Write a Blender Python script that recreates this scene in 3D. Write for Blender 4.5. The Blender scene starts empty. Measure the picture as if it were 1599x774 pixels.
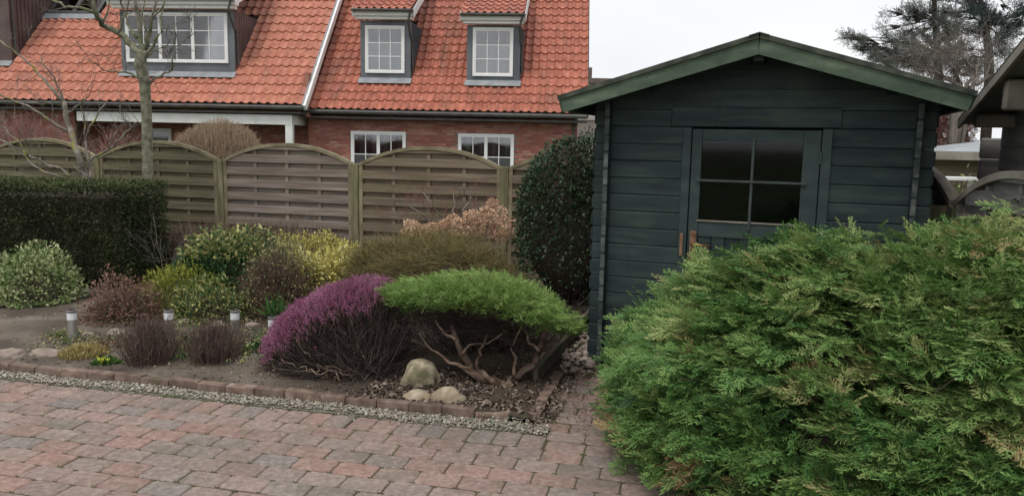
import bpy, math, random
import numpy as np
from mathutils import Vector, Matrix
rnd = random.Random(7)
rng = np.random.default_rng(7)
S = bpy.context.scene
COL = S.collection

# ---------------------------------------------------------------- camera
FPX, HZ, ROLL, EYE = 1220.0, 220.0, 0.02, 1.65
PITCH = math.atan((387 - HZ) / FPX)
Fv = np.array([0, math.cos(PITCH), -math.sin(PITCH)])
_U0 = np.array([0, math.sin(PITCH), math.cos(PITCH)]); _R0 = np.array([1.0, 0, 0])
Rv = _R0 * math.cos(ROLL) + _U0 * math.sin(ROLL)
Uv = -_R0 * math.sin(ROLL) + _U0 * math.cos(ROLL)
CP = np.array([0, 0, EYE])
cam = bpy.data.cameras.new("camera"); cam.sensor_width = 36; cam.lens = FPX / 1599 * 36
cam.clip_start = 0.05; cam.clip_end = 3000
co = bpy.data.objects.new("camera", cam); COL.objects.link(co)
co.matrix_world = Matrix(((Rv[0], Uv[0], -Fv[0], 0), (Rv[1], Uv[1], -Fv[1], 0), (Rv[2], Uv[2], -Fv[2], EYE), (0, 0, 0, 1)))
S.camera = co
# survey helpers: a sight line through a photo pixel cut by a surface gives a metric point
def ray(x, y): return Fv * FPX + Rv * (x - 799.5) + Uv * (387 - y)
def G(x, y, z=0.0):
    d = ray(x, y); return CP + d * ((z - EYE) / d[2])
def P(x, y, Y):
    d = ray(x, y); return CP + d * (Y / d[1])
def PL(x, y, o, n):
    d = ray(x, y); o = np.array(o, float); n = np.array(n, float); return CP + d * (((o - CP) @ n) / (d @ n))

# ---------------------------------------------------------------- sky and sun (overcast)
SUN_EL, SUN_AZ = math.radians(60), math.radians(205)   # high, behind and to the left of the viewer
w = bpy.data.worlds.new("World"); S.world = w; w.use_nodes = True
nt = w.node_tree; nt.nodes.clear()
out = nt.nodes.new('ShaderNodeOutputWorld'); bg = nt.nodes.new('ShaderNodeBackground'); bg.inputs[1].default_value = 0.1
sky = nt.nodes.new('ShaderNodeTexSky'); sky.sky_type = 'NISHITA'; sky.sun_disc = False
sky.sun_elevation = SUN_EL; sky.sun_rotation = SUN_AZ; sky.air_density = 1.5; sky.dust_density = 4
tc = nt.nodes.new('ShaderNodeTexCoord'); mp = nt.nodes.new('ShaderNodeMapping'); mp.inputs['Scale'].default_value = (1, 1, 2.5)
nz = nt.nodes.new('ShaderNodeTexNoise'); nz.inputs['Scale'].default_value = 2.2; nz.inputs['Detail'].default_value = 5
rp = nt.nodes.new('ShaderNodeValToRGB')
rp.color_ramp.elements[0].position = 0.3; rp.color_ramp.elements[0].color = (8.9, 9.15, 9.5, 1)
rp.color_ramp.elements[1].position = 0.7; rp.color_ramp.elements[1].color = (10.2, 10.3, 10.5, 1)
mx = nt.nodes.new('ShaderNodeMix'); mx.data_type = 'RGBA'; mx.inputs[0].default_value = 0.93
nt.links.new(tc.outputs['Generated'], mp.inputs[0]); nt.links.new(mp.outputs[0], nz.inputs['Vector'])
nt.links.new(nz.outputs[0], rp.inputs[0]); nt.links.new(sky.outputs[0], mx.inputs[6]); nt.links.new(rp.outputs[0], mx.inputs[7])
nt.links.new(mx.outputs[2], bg.inputs[0]); nt.links.new(bg.outputs[0], out.inputs[0])
sl = bpy.data.lights.new("sun", 'SUN'); sl.energy = 1.35; sl.angle = math.radians(14); sl.color = (1.0, 0.96, 0.9)
so = bpy.data.objects.new("sun", sl); COL.objects.link(so)
sd = Vector((math.sin(SUN_AZ) * math.cos(SUN_EL), math.cos(SUN_AZ) * math.cos(SUN_EL), math.sin(SUN_EL)))
so.rotation_euler = sd.to_track_quat('Z', 'Y').to_euler()
S.view_settings.view_transform = 'Standard'; S.view_settings.look = 'None'; S.view_settings.exposure = 0.07; S.view_settings.gamma = 1
S.render.engine = 'CYCLES'
S.cycles.max_bounces = 6; S.cycles.diffuse_bounces = 3; S.cycles.glossy_bounces = 2; S.cycles.transparent_max_bounces = 8; S.cycles.transmission_bounces = 2

# ---------------------------------------------------------------- materials
def ramp(nt, cols, lo=0.0, hi=1.0):
    r = nt.nodes.new('ShaderNodeValToRGB'); n = len(cols)
    while len(r.color_ramp.elements) < n: r.color_ramp.elements.new(0.5)
    for i, c in enumerate(cols):
        e = r.color_ramp.elements[i]; e.position = lo + (hi - lo) * i / max(1, n - 1); e.color = (*c, 1)
    return r
def base_mat(name, rough=0.8, spec=0.3):
    m = bpy.data.materials.new(name); m.use_nodes = True; nt = m.node_tree
    b = nt.nodes['Principled BSDF']; b.inputs['Roughness'].default_value = rough; b.inputs['Specular IOR Level'].default_value = spec
    return m, nt, b
def NM(name, cols, scale=8, detail=6, rough=0.8, spec=0.3, bump=0.3, bdist=0.01, stretch=(1, 1, 1), lo=0.3, hi=0.7,
       rand=None, randcols=None, randmix=0.6, spots=None, metal=0.0, bscale=None, coord='Object', dist=0.0, stain=()):
    """noise-coloured surface. rand: piece-to-piece brightness spread. randcols: piece-to-piece colours."""
    m, nt, b = base_mat(name, rough, spec); L = nt.links.new
    b.inputs['Metallic'].default_value = metal
    tc = nt.nodes.new('ShaderNodeTexCoord'); mp = nt.nodes.new('ShaderNodeMapping'); mp.inputs['Scale'].default_value = stretch
    oi = nt.nodes.new('ShaderNodeObjectInfo'); ge = nt.nodes.new('ShaderNodeNewGeometry')
    ad = nt.nodes.new('ShaderNodeMath'); ad.operation = 'ADD'; L(oi.outputs['Random'], ad.inputs[0]); L(ge.outputs['Random Per Island'], ad.inputs[1])
    fr = nt.nodes.new('ShaderNodeMath'); fr.operation = 'FRACT'; L(ad.outputs[0], fr.inputs[0])
    L(tc.outputs[coord], mp.inputs[0])
    off = nt.nodes.new('ShaderNodeVectorMath'); off.operation = 'ADD'
    sc_ = nt.nodes.new('ShaderNodeMath'); sc_.operation = 'MULTIPLY'; sc_.inputs[1].default_value = 37.0 if (rand or randcols) else 0.0
    L(fr.outputs[0], sc_.inputs[0]); L(mp.outputs[0], off.inputs[0]); L(sc_.outputs[0], off.inputs[1])
    n = nt.nodes.new('ShaderNodeTexNoise'); n.inputs['Scale'].default_value = scale; n.inputs['Detail'].default_value = detail; n.inputs['Distortion'].default_value = dist
    L(off.outputs[0], n.inputs['Vector'])
    r = ramp(nt, cols, lo, hi); L(n.outputs[0], r.inputs[0]); cur = r.outputs[0]
    if randcols:
        rr = ramp(nt, randcols); rr.color_ramp.interpolation = 'LINEAR'; L(fr.outputs[0], rr.inputs[0])
        x = nt.nodes.new('ShaderNodeMix'); x.data_type = 'RGBA'; x.inputs[0].default_value = randmix
        L(cur, x.inputs[6]); L(rr.outputs[0], x.inputs[7]); cur = x.outputs[2]
    if rand:
        h = nt.nodes.new('ShaderNodeHueSaturation')
        mr = nt.nodes.new('ShaderNodeMapRange'); mr.inputs['To Min'].default_value = 1 - rand; mr.inputs['To Max'].default_value = 1 + rand
        wn = nt.nodes.new('ShaderNodeTexWhiteNoise'); wn.noise_dimensions = '1D'; L(fr.outputs[0], wn.inputs['W'])
        L(wn.outputs['Value'], mr.inputs['Value']); L(mr.outputs[0], h.inputs['Value']); L(cur, h.inputs['Color']); cur = h.outputs[0]
    if spots:
        for (scol, sscale, sth, smix) in spots:
            n2 = nt.nodes.new('ShaderNodeTexNoise'); n2.inputs['Scale'].default_value = sscale; n2.inputs['Detail'].default_value = 4
            L(off.outputs[0], n2.inputs['Vector'])
            q = nt.nodes.new('ShaderNodeMapRange'); q.inputs['From Min'].default_value = sth; q.inputs['From Max'].default_value = sth + 0.08; q.inputs['To Max'].default_value = smix
            L(n2.outputs[0], q.inputs['Value'])
            x = nt.nodes.new('ShaderNodeMix'); x.data_type = 'RGBA'; L(q.outputs[0], x.inputs[0]); L(cur, x.inputs[6]); x.inputs[7].default_value = (*scol, 1); cur = x.outputs[2]
    for (scol, sst, sscale, sth, smix) in stain:     # weathering that runs across neighbouring pieces
        m2 = nt.nodes.new('ShaderNodeMapping'); m2.inputs['Scale'].default_value = sst; L(ge.outputs['Position'], m2.inputs[0])
        n2 = nt.nodes.new('ShaderNodeTexNoise'); n2.inputs['Scale'].default_value = sscale; n2.inputs['Detail'].default_value = 7; n2.inputs['Roughness'].default_value = .65; L(m2.outputs[0], n2.inputs['Vector'])
        q = nt.nodes.new('ShaderNodeMapRange'); q.inputs['From Min'].default_value = sth; q.inputs['From Max'].default_value = sth + 0.16; q.inputs['To Max'].default_value = smix; L(n2.outputs[0], q.inputs['Value'])
        x = nt.nodes.new('ShaderNodeMix'); x.data_type = 'RGBA'; L(q.outputs[0], x.inputs[0]); L(cur, x.inputs[6]); x.inputs[7].default_value = (*scol, 1); cur = x.outputs[2]
    L(cur, b.inputs['Base Color'])
    if bump:
        n3 = nt.nodes.new('ShaderNodeTexNoise'); n3.inputs['Scale'].default_value = bscale or scale * 3; n3.inputs['Detail'].default_value = 6; L(off.outputs[0], n3.inputs['Vector'])
        bp = nt.nodes.new('ShaderNodeBump'); bp.inputs['Strength'].default_value = bump; bp.inputs['Distance'].default_value = bdist
        L(n3.outputs[0], bp.inputs['Height']); L(bp.outputs[0], b.inputs['Normal'])
    return m
def TM(name, cols, rough=0.6, trans=0.25, spec=0.25, noise=None):
    """foliage / twigs: colour picked along a ramp by the per-vertex 'tint' that each leaf was given"""
    m, nt, b = base_mat(name, rough, spec); L = nt.links.new
    a = nt.nodes.new('ShaderNodeAttribute'); a.attribute_name = 'tint'
    r = ramp(nt, cols); L(a.outputs['Fac'], r.inputs[0]); L(r.outputs[0], b.inputs['Base Color'])
    if trans:
        t = nt.nodes.new('ShaderNodeBsdfTranslucent'); L(r.outputs[0], t.inputs[0]); x = nt.nodes.new('ShaderNodeMixShader'); x.inputs[0].default_value = trans
        o = nt.nodes['Material Output']; L(b.outputs[0], x.inputs[1]); L(t.outputs[0], x.inputs[2]); L(x.outputs[0], o.inputs[0])
    return m
M = {}
M['paver'] = NM('paver_clay', [(.15, .112, .094), (.28, .215, .182), (.44, .37, .32)], 32, 10, .88, .15, .8, .004,
    randcols=[(.30, .175, .145), (.215, .185, .165), (.29, .205, .175), (.175, .168, .160), (.33, .18, .148), (.25, .20, .172), (.29, .17, .14), (.19, .178, .165)], randmix=.58, rand=.08,
    spots=[((.62, .60, .55), 17, .72, .75), ((.14, .13, .09), 6, .58, .45), ((.5, .47, .43), 70, .64, .5)], coord='Object', stain=[((.13, .115, .085), (1, 1, 1), 1.6, .52, .40), ((.10, .12, .045), (1, 1, 1), 9, .64, .45)])
M['joint'] = NM('paver_joint_sand_moss', [(.050, .045, .030), (.085, .080, .042), (.065, .085, .028)], 9, 8, .95, .1, .8, .01)
M['edge_brick'] = NM('edging_brick', [(.10, .070, .056), (.175, .12, .095), (.26, .20, .165)], 12, 8, .85, .2, .6, .005, rand=.22,
    spots=[((.42, .38, .31), 18, .66, .5), ((.09, .11, .05), 9, .62, .5)])
M['soil'] = NM('garden_soil', [(.075, .060, .048), (.145, .120, .097), (.25, .215, .175)], 2.2, 12, .95, .1, 1.0, .02, bscale=60, lo=.28, hi=.72,
    spots=[((.30, .25, .20), 40, .68, .6), ((.07, .10, .03), 3.5, .64, .45)])
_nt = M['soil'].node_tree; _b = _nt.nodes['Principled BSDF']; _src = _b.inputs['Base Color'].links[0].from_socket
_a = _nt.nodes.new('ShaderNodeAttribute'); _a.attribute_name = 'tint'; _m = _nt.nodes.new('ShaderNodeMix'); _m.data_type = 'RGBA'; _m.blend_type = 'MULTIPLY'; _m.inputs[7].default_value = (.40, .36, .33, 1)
_nt.links.new(_a.outputs['Fac'], _m.inputs[0]); _nt.links.new(_src, _m.inputs[6]); _nt.links.new(_m.outputs[2], _b.inputs['Base Color'])   # dark peaty soil on the right, with the shade under the shrubs painted in
M['ground'] = NM('back_garden_turf', [(.05, .055, .03), (.07, .09, .035), (.10, .10, .05)], 3, 10, .95, .1, .8, .02)
M['gravel'] = NM('gravel_chips', [(.33, .31, .27), (.45, .43, .38), (.6, .58, .53)], 6, 4, .85, .25, .3, .004,
    randcols=[(.42, .38, .31), (.19, .16, .12), (.33, .28, .21), (.58, .55, .48), (.30, .23, .16), (.19, .19, .17), (.41, .36, .29)], randmix=.75)
M['gravel_bed'] = NM('gravel_bed_dirt', [(.10, .09, .07), (.17, .155, .12), (.25, .23, .19)], 30, 8, .95, .1, .9, .01, spots=[((.10, .13, .05), 3, .6, .6)])
M['tileR'] = NM('clay_pantile', [(.31, .100, .066), (.42, .142, .092), (.50, .195, .135)], 5, 6, .6, .35, .25, .004, rand=.10,
    spots=[((.22, .085, .06), 2.5, .60, .5), ((.46, .29, .24), 9, .70, .35)], coord='Object', stain=[((.17, .10, .075), (1.6, .45, .45), 1.1, .52, .55), ((.20, .17, .10), (1, .6, .6), 2.6, .62, .5)])
M['tileL'] = NM('clay_pantile_pale', [(.38, .135, .088), (.48, .185, .122), (.55, .245, .17)], 5, 6, .6, .35, .25, .004, rand=.07,
    spots=[((.34, .12, .08), 2.5, .62, .35), ((.54, .36, .29), 9, .70, .3)], coord='Object', stain=[((.24, .13, .095), (1.6, .45, .45), 1.0, .54, .45), ((.26, .20, .12), (1, .6, .6), 2.6, .64, .4)])
M['roof_under'] = NM('roof_underlay', [(.05, .045, .04), (.08, .07, .06)], 3, 2, .9, .1, 0)
M['brick'] = NM('wall_brick', [(.20, .075, .055), (.34, .13, .095), (.43, .21, .16)], 4, 6, .9, .2, .5, .005,
    randcols=[(.38, .13, .10), (.26, .095, .07), (.45, .24, .19), (.21, .09, .08), (.40, .16, .12), (.50, .33, .27)], randmix=.6)
M['mortar'] = NM('wall_mortar', [(.20, .155, .13), (.29, .24, .21)], 12, 6, .95, .1, .5, .005)
M['zinc'] = NM('dormer_zinc_cladding', [(.085, .10, .115), (.13, .145, .16), (.17, .185, .20)], 1.5, 6, .5, .4, .15, .004, stretch=(1, 1, .4))
M['zinc_seam'] = NM('zinc_seam', [(.075, .085, .10), (.115, .13, .14)], 3, 4, .5, .4, .1, .003)
M['brown_clad'] = NM('brown_metal_cladding', [(.075, .05, .048), (.11, .072, .068), (.14, .10, .095)], 2, 6, .55, .35, .15, .004)
M['lead'] = NM('lead_flashing', [(.22, .235, .25), (.33, .345, .36)], 5, 6, .6, .35, .4, .006)
M['white'] = NM('white_paint', [(.78, .79, .78), (.86, .86, .85)], 3, 6, .5, .4, .1, .003)
M['white_old'] = NM('weathered_white_paint', [(.55, .56, .54), (.72, .73, .70), (.78, .78, .76)], 2.5, 8, .6, .3, .2, .004, lo=.25, hi=.6)
M['blind'] = NM('pleated_blind', [(.74, .83, .82), (.84, .89, .87)], 2, 3, .8, .2, .2, .004, stretch=(1, 1, 14))
M['dark_panel'] = NM('dark_panel', [(.010, .012, .015), (.030, .032, .036)], 1.5, 4, .8, .1, 0)  # flat sheet with an unlit room's shade in its colour; also the solar panel
M['gutter'] = NM('grey_gutter', [(.045, .045, .045), (.085, .085, .08)], 4, 5, .5, .4, .1, .002)
M['curtain'] = NM('net_curtain', [(.07, .075, .08), (.16, .165, .17)], 2, 3, .9, .1, .3, .01, stretch=(16, 1, 1))
# shed paint: dark blue-green with vertical weathering
M['shed'] = NM('dark_green_painted_board', [(.015, .026, .030), (.026, .042, .043), (.045, .068, .060)], 2.2, 9, .62, .30, .35, .003, stretch=(1, 1, 6), rand=.12,
    spots=[((.045, .075, .050), 3.0, .58, .45), ((.13, .15, .14), 26, .73, .45)], lo=.32, hi=.70, coord='Object', stain=[((.055, .080, .060), (1, 1, .35), 2.4, .56, .5), ((.010, .016, .018), (3, 3, .5), 3.2, .60, .6), ((.10, .125, .12), (9, 9, .6), 3, .70, .5)])
M['shed_trim'] = NM('dark_green_painted_trim', [(.020, .034, .036), (.034, .053, .052), (.052, .076, .069)], 3, 9, .6, .3, .3, .003, stretch=(1, 1, 3), lo=.25, hi=.75)
M['shed_end'] = NM('weathered_board_end', [(.035, .045, .045), (.07, .085, .08), (.16, .17, .155)], 14, 8, .8, .2, .5, .004, rand=.25)
M['barge'] = NM('moss_green_painted_barge_board', [(.042, .068, .045), (.075, .11, .072), (.14, .18, .125)], 3.5, 9, .65, .3, .4, .003, stretch=(1, 1, 3), lo=.3, hi=.75,
    spots=[((.20, .26, .18), 6, .66, .5)], stain=[((.035, .05, .04), (3, 3, 3), 2.2, .52, .6), ((.16, .19, .14), (6, 6, 6), 3, .66, .5)])
M['felt'] = NM('roof_felt', [(.035, .04, .035), (.065, .075, .06), (.10, .115, .085)], 10, 8, .95, .1, .6, .004)
M['glass_muntin'] = NM('worn_green_muntin', [(.032, .045, .044), (.062, .08, .074)], 12, 6, .6, .3, .3, .003)
M['brass'] = NM('aged_brass', [(.22, .12, .045), (.38, .22, .08)], 12, 5, .4, .5, .2, .002, metal=.7)
M['rust'] = NM('rusty_wood_plate', [(.09, .045, .028), (.20, .11, .065), (.28, .18, .12)], 25, 6, .85, .2, .5, .003)
M['fence_pink'] = NM('weathered_fence_slat', [(.14, .108, .088), (.22, .178, .148), (.31, .265, .225)], 3, 9, .85, .15, .5, .004, stretch=(.5, 1, 9), rand=.14, lo=.25, hi=.75)
M['fence_brown'] = NM('brown_fence_slat', [(.11, .084, .058), (.175, .138, .098), (.245, .205, .15)], 3, 9, .85, .15, .5, .004, stretch=(.5, 1, 9), rand=.14, lo=.25, hi=.75,
    spots=[((.14, .145, .065), 1.6, .56, .40)])
M['fence_green'] = NM('algae_green_fence_slat', [(.090, .078, .047), (.145, .128, .080), (.21, .19, .125)], 3, 9, .85, .15, .5, .004, stretch=(.5, 1, 9), rand=.14, lo=.25, hi=.75,
    spots=[((.33, .31, .20), 2.4, .68, .6)])
M['post'] = NM('algae_fence_post', [(.105, .10, .055), (.17, .158, .088), (.25, .23, .14)], 4, 9, .85, .15, .5, .004, stretch=(4, 4, .6), lo=.3, hi=.7)
M['cap'] = NM('fence_arch_cap', [(.14, .12, .075), (.22, .19, .12), (.31, .27, .18)], 6, 9, .85, .15, .4, .004, lo=.3, hi=.7)
M['grey_wood'] = NM('grey_weathered_log', [(.10, .096, .098), (.165, .157, .153), (.24, .23, .22)], 2.5, 9, .85, .15, .5, .004, stretch=(1, 1, 8), rand=.12, lo=.25, hi=.75)
M['grey_trim'] = NM('grey_weathered_trim', [(.15, .135, .115), (.25, .225, .19), (.35, .32, .28)], 4, 9, .85, .15, .4, .004)
M['bark_tree'] = NM('grey_green_bark', [(.10, .10, .065), (.19, .185, .13), (.32, .31, .25)], 14, 10, .9, .1, .9, .01, lo=.3, hi=.72, spots=[((.17, .21, .09), 5, .56, .6)])
M['bark_lichen'] = NM('lichened_bark', [(.14, .12, .10), (.24, .21, .175), (.36, .33, .28)], 11, 9, .9, .1, .8, .01, spots=[((.34, .30, .06), 6, .58, .75), ((.15, .19, .09), 4, .55, .6)])
M['bark_jun'] = NM('juniper_bark', [(.085, .058, .042), (.17, .118, .088), (.28, .215, .17)], 12, 9, .9, .1, .9, .01, stretch=(1, 1, 2))
M['bark_dark'] = NM('dark_bark', [(.04, .032, .026), (.085, .068, .055)], 20, 6, .9, .1, .6, .01)
M['twig_pale'] = NM('pale_twig_bark', [(.16, .135, .12), (.28, .245, .215)], 14, 6, .9, .1, .5, .005)
M['stone_yellow'] = NM('sandy_yellow_stone', [(.21, .165, .11), (.34, .275, .195), (.46, .40, .31)], 16, 10, .85, .2, .6, .01, spots=[((.30, .20, .10), 9, .62, .5)])
M['stone_mottled'] = NM('mottled_stone', [(.13, .11, .075), (.28, .235, .16), (.45, .39, .28)], 14, 10, .85, .2, .7, .01, lo=.35, hi=.65, spots=[((.10, .10, .05), 5, .55, .6)])
M['stone_pink'] = NM('pinkish_grey_stone', [(.20, .155, .125), (.31, .245, .205), (.42, .36, .31)], 8, 9, .85, .2, .5, .01, rand=.15)
M['steel'] = NM('brushed_steel', [(.42, .40, .385), (.56, .54, .52)], 20, 4, .38, .5, .1, .001, metal=.85, stretch=(1, 1, .1))
M['lampwhite'] = NM('frosted_lamp_plastic', [(.66, .68, .70), (.78, .80, .82)], 9, 3, .35, .5, .0)
M['lampcap'] = NM('dark_lamp_cap', [(.09, .075, .068), (.17, .15, .14)], 9, 3, .4, .5, .0)
M['plank'] = NM('old_edging_plank', [(.055, .05, .04), (.11, .10, .08), (.17, .155, .125)], 4, 9, .9, .1, .6, .005, stretch=(1, 1, 1))
M['pale_roof'] = NM('pale_metal_roof', [(.26, .285, .29), (.36, .39, .395)], 3, 6, .6, .3, .2, .003)
M['render'] = NM('pale_render', [(.46, .43, .39), (.56, .53, .49)], 3, 6, .9, .2, .2, .003)
M['brown_roof'] = NM('brown_roof_far', [(.12, .085, .075), (.18, .13, .115)], 2, 6, .8, .2, .3, .01)
def glassy(name, col=(.02, .022, .025), a=.75, rough=.03, ior=1.5):
    m, nt, b = base_mat(name, rough, .5); b.inputs['Base Color'].default_value = (*col, 1)
    tr = nt.nodes.new('ShaderNodeBsdfTransparent'); gl = nt.nodes.new('ShaderNodeBsdfGlossy'); gl.inputs['Roughness'].default_value = rough
    fr = nt.nodes.new('ShaderNodeFresnel'); fr.inputs[0].default_value = ior
    # a faint smear so the reflection is not perfectly even
    n = nt.nodes.new('ShaderNodeTexNoise'); n.inputs['Scale'].default_value = 1.2; bp = nt.nodes.new('ShaderNodeBump'); bp.inputs['Strength'].default_value = .08
    nt.links.new(n.outputs[0], bp.inputs['Height']); nt.links.new(bp.outputs[0], gl.inputs['Normal'])
    x = nt.nodes.new('ShaderNodeMixShader'); nt.links.new(fr.outputs[0], x.inputs[0])
    nt.links.new(tr.outputs[0], x.inputs[1]); nt.links.new(gl.outputs[0], x.inputs[2])
    nt.links.new(x.outputs[0], nt.nodes['Material Output'].inputs[0]); tr.inputs[0].default_value = (a, a, a * 1.02, 1)
    return m
M['glass'] = glassy('window_glass', a=.98, ior=2.3)
M['dusty_glass'] = glassy('dusty_shed_glass', a=.8, rough=.05, ior=1.38)
# foliage ramps (tint 0..1)
M['jun'] = TM('juniper_foliage', [(.022, .050, .020), (.045, .115, .032), (.098, .208, .054), (.185, .315, .088), (.31, .38, .14), (.40, .26, .14)], .6, .12)
M['jun2'] = TM('bright_juniper_foliage', [(.05, .10, .028), (.11, .20, .048), (.19, .31, .075), (.30, .42, .13), (.36, .33, .16)], .6, .2)
M['dead'] = TM('dead_brown_twigs', [(.065, .045, .035), (.14, .10, .08), (.23, .175, .14), (.36, .30, .26)], .9, .0)
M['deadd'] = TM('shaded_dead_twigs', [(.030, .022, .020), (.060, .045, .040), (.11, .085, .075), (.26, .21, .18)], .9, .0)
M['yew'] = TM('yew_needles', [(.020, .030, .012), (.036, .053, .018), (.060, .080, .026), (.15, .165, .055)], .6, .12)
M['varieg'] = TM('variegated_leaves', [(.05, .10, .03), (.12, .20, .06), (.36, .42, .19), (.66, .66, .40)], .45, .2)
M['redleaf'] = TM('reddish_leaves', [(.07, .085, .035), (.16, .10, .065), (.25, .13, .10), (.36, .23, .17)], .55, .2)
M['yellgreen'] = TM('yellow_green_heath', [(.07, .10, .02), (.17, .21, .03), (.30, .32, .05), (.42, .40, .09)], .6, .2)
M['cream'] = TM('cream_green_leaves', [(.022, .055, .025), (.055, .12, .042), (.38, .37, .14), (.68, .61, .30)], .4, .2)
M['gold'] = TM('golden_leaves', [(.17, .18, .04), (.42, .38, .08), (.60, .54, .17), (.72, .67, .38)], .5, .2)
M['brownleaf'] = TM('brown_twiggy_growth', [(.07, .045, .035), (.13, .085, .065), (.20, .135, .10), (.26, .20, .13)], .9, .0)
M['broom'] = TM('olive_brown_shoots', [(.075, .062, .028), (.17, .14, .055), (.28, .235, .10), (.40, .34, .17)], .8, .1)
M['hydr'] = TM('dry_hydrangea_petals', [(.34, .19, .12), (.56, .36, .24), (.72, .52, .37), (.82, .69, .52)], .8, .25)
M['heather'] = TM('magenta_heather_flowers', [(.18, .05, .095), (.38, .115, .24), (.55, .22, .39), (.70, .40, .55)], .7, .25)
M['heathgreen'] = TM('heather_shoots', [(.075, .052, .043), (.14, .095, .080), (.21, .155, .13), (.16, .17, .08)], .8, .0)
M['holly'] = TM('dark_glossy_leaves', [(.014, .030, .015), (.028, .058, .026), (.055, .098, .045), (.11, .17, .085)], .42, .06, .35)
M['litter'] = TM('leaf_litter', [(.10, .065, .04), (.20, .13, .085), (.30, .22, .15), (.52, .47, .40), (.08, .12, .03)], .85, .1)
M['drygrass'] = TM('dry_grass', [(.22, .17, .06), (.38, .31, .12), (.52, .45, .22)], .8, .2)
M['greens'] = TM('fresh_green_leaves', [(.03, .075, .02), (.06, .14, .03), (.13, .23, .05)], .5, .2)
M['primrose'] = TM('yellow_petals', [(.50, .55, .05), (.75, .75, .12)], .6, .2)
M['redtwig'] = TM('red_brown_twigs', [(.13, .055, .05), (.24, .11, .095), (.36, .20, .17), (.46, .33, .29)], .8, .0)
M['beige'] = TM('beige_clipped_twigs', [(.24, .165, .11), (.36, .26, .175), (.48, .36, .25), (.58, .46, .33)], .8, .1)
M['pine'] = TM('grey_green_pine_needles', [(.09, .105, .095), (.145, .16, .145), (.21, .23, .20)], .7, .1)
M['cedar'] = TM('dark_conifer_needles', [(.032, .048, .050), (.058, .08, .078), (.09, .115, .105)], .7, .1)
M['twigs'] = TM('bare_twigs', [(.10, .085, .075), (.18, .155, .13), (.28, .25, .22)], .9, .0)
M['twigsd'] = TM('dark_bare_twigs', [(.035, .028, .024), (.07, .055, .048), (.12, .10, .085)], .9, .0)

# ---------------------------------------------------------------- object helpers
def link(o): COL.objects.link(o); return o
def setp(o, parent):
    if parent is not None:
        o.parent = parent
        o.matrix_parent_inverse = WORLD[parent.name].inverted()
WORLD = {}
def reg(o, m=None): WORLD[o.name] = m if m is not None else Matrix.Identity(4); return o
def tag(o, label=None, cat=None, group=None, kind=None):
    if label: o['label'] = label
    if cat: o['category'] = cat
    if group: o['group'] = group
    if kind: o['kind'] = kind
    return o
def thing(name, loc, label, cat, group=None):
    o = bpy.data.objects.new(name, None); o.empty_display_size = .1; o.location = Vector([float(v) for v in loc]); link(o)
    reg(o, Matrix.Translation(o.location)); return tag(o, label, cat, group)
def obj(name, me, parent=None, mat=None):
    if mat is not None and not me.materials: me.materials.append(mat)
    o = bpy.data.objects.new(name, me); link(o); reg(o); setp(o, parent); return o
def piece(name, me, parent, Mx):
    o = bpy.data.objects.new(name, me); o.matrix_basis = Mx; link(o); reg(o, Mx)
    if parent is not None: o.parent = parent; o.matrix_parent_inverse = WORLD[parent.name].inverted()
    return o
def mesh(name, V, T, mat=None, tint=None, smooth=False):
    """triangle mesh from arrays"""
    V = np.asarray(V, np.float32); T = np.asarray(T, np.int32)
    me = bpy.data.meshes.new(name); me.vertices.add(len(V)); me.vertices.foreach_set('co', V.ravel())
    me.loops.add(len(T) * 3); me.loops.foreach_set('vertex_index', T.ravel())
    me.polygons.add(len(T)); me.polygons.foreach_set('loop_start', np.arange(len(T), dtype=np.int32) * 3)
    me.polygons.foreach_set('loop_total', np.full(len(T), 3, np.int32))
    if tint is not None:
        a = me.attributes.new('tint', 'FLOAT', 'POINT'); a.data.foreach_set('value', np.clip(np.asarray(tint, np.float32), 0, 1))
    if smooth: me.polygons.foreach_set('use_smooth', np.ones(len(T), bool))
    me.update(calc_edges=True)
    if mat is not None: me.materials.append(mat)
    return me
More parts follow.
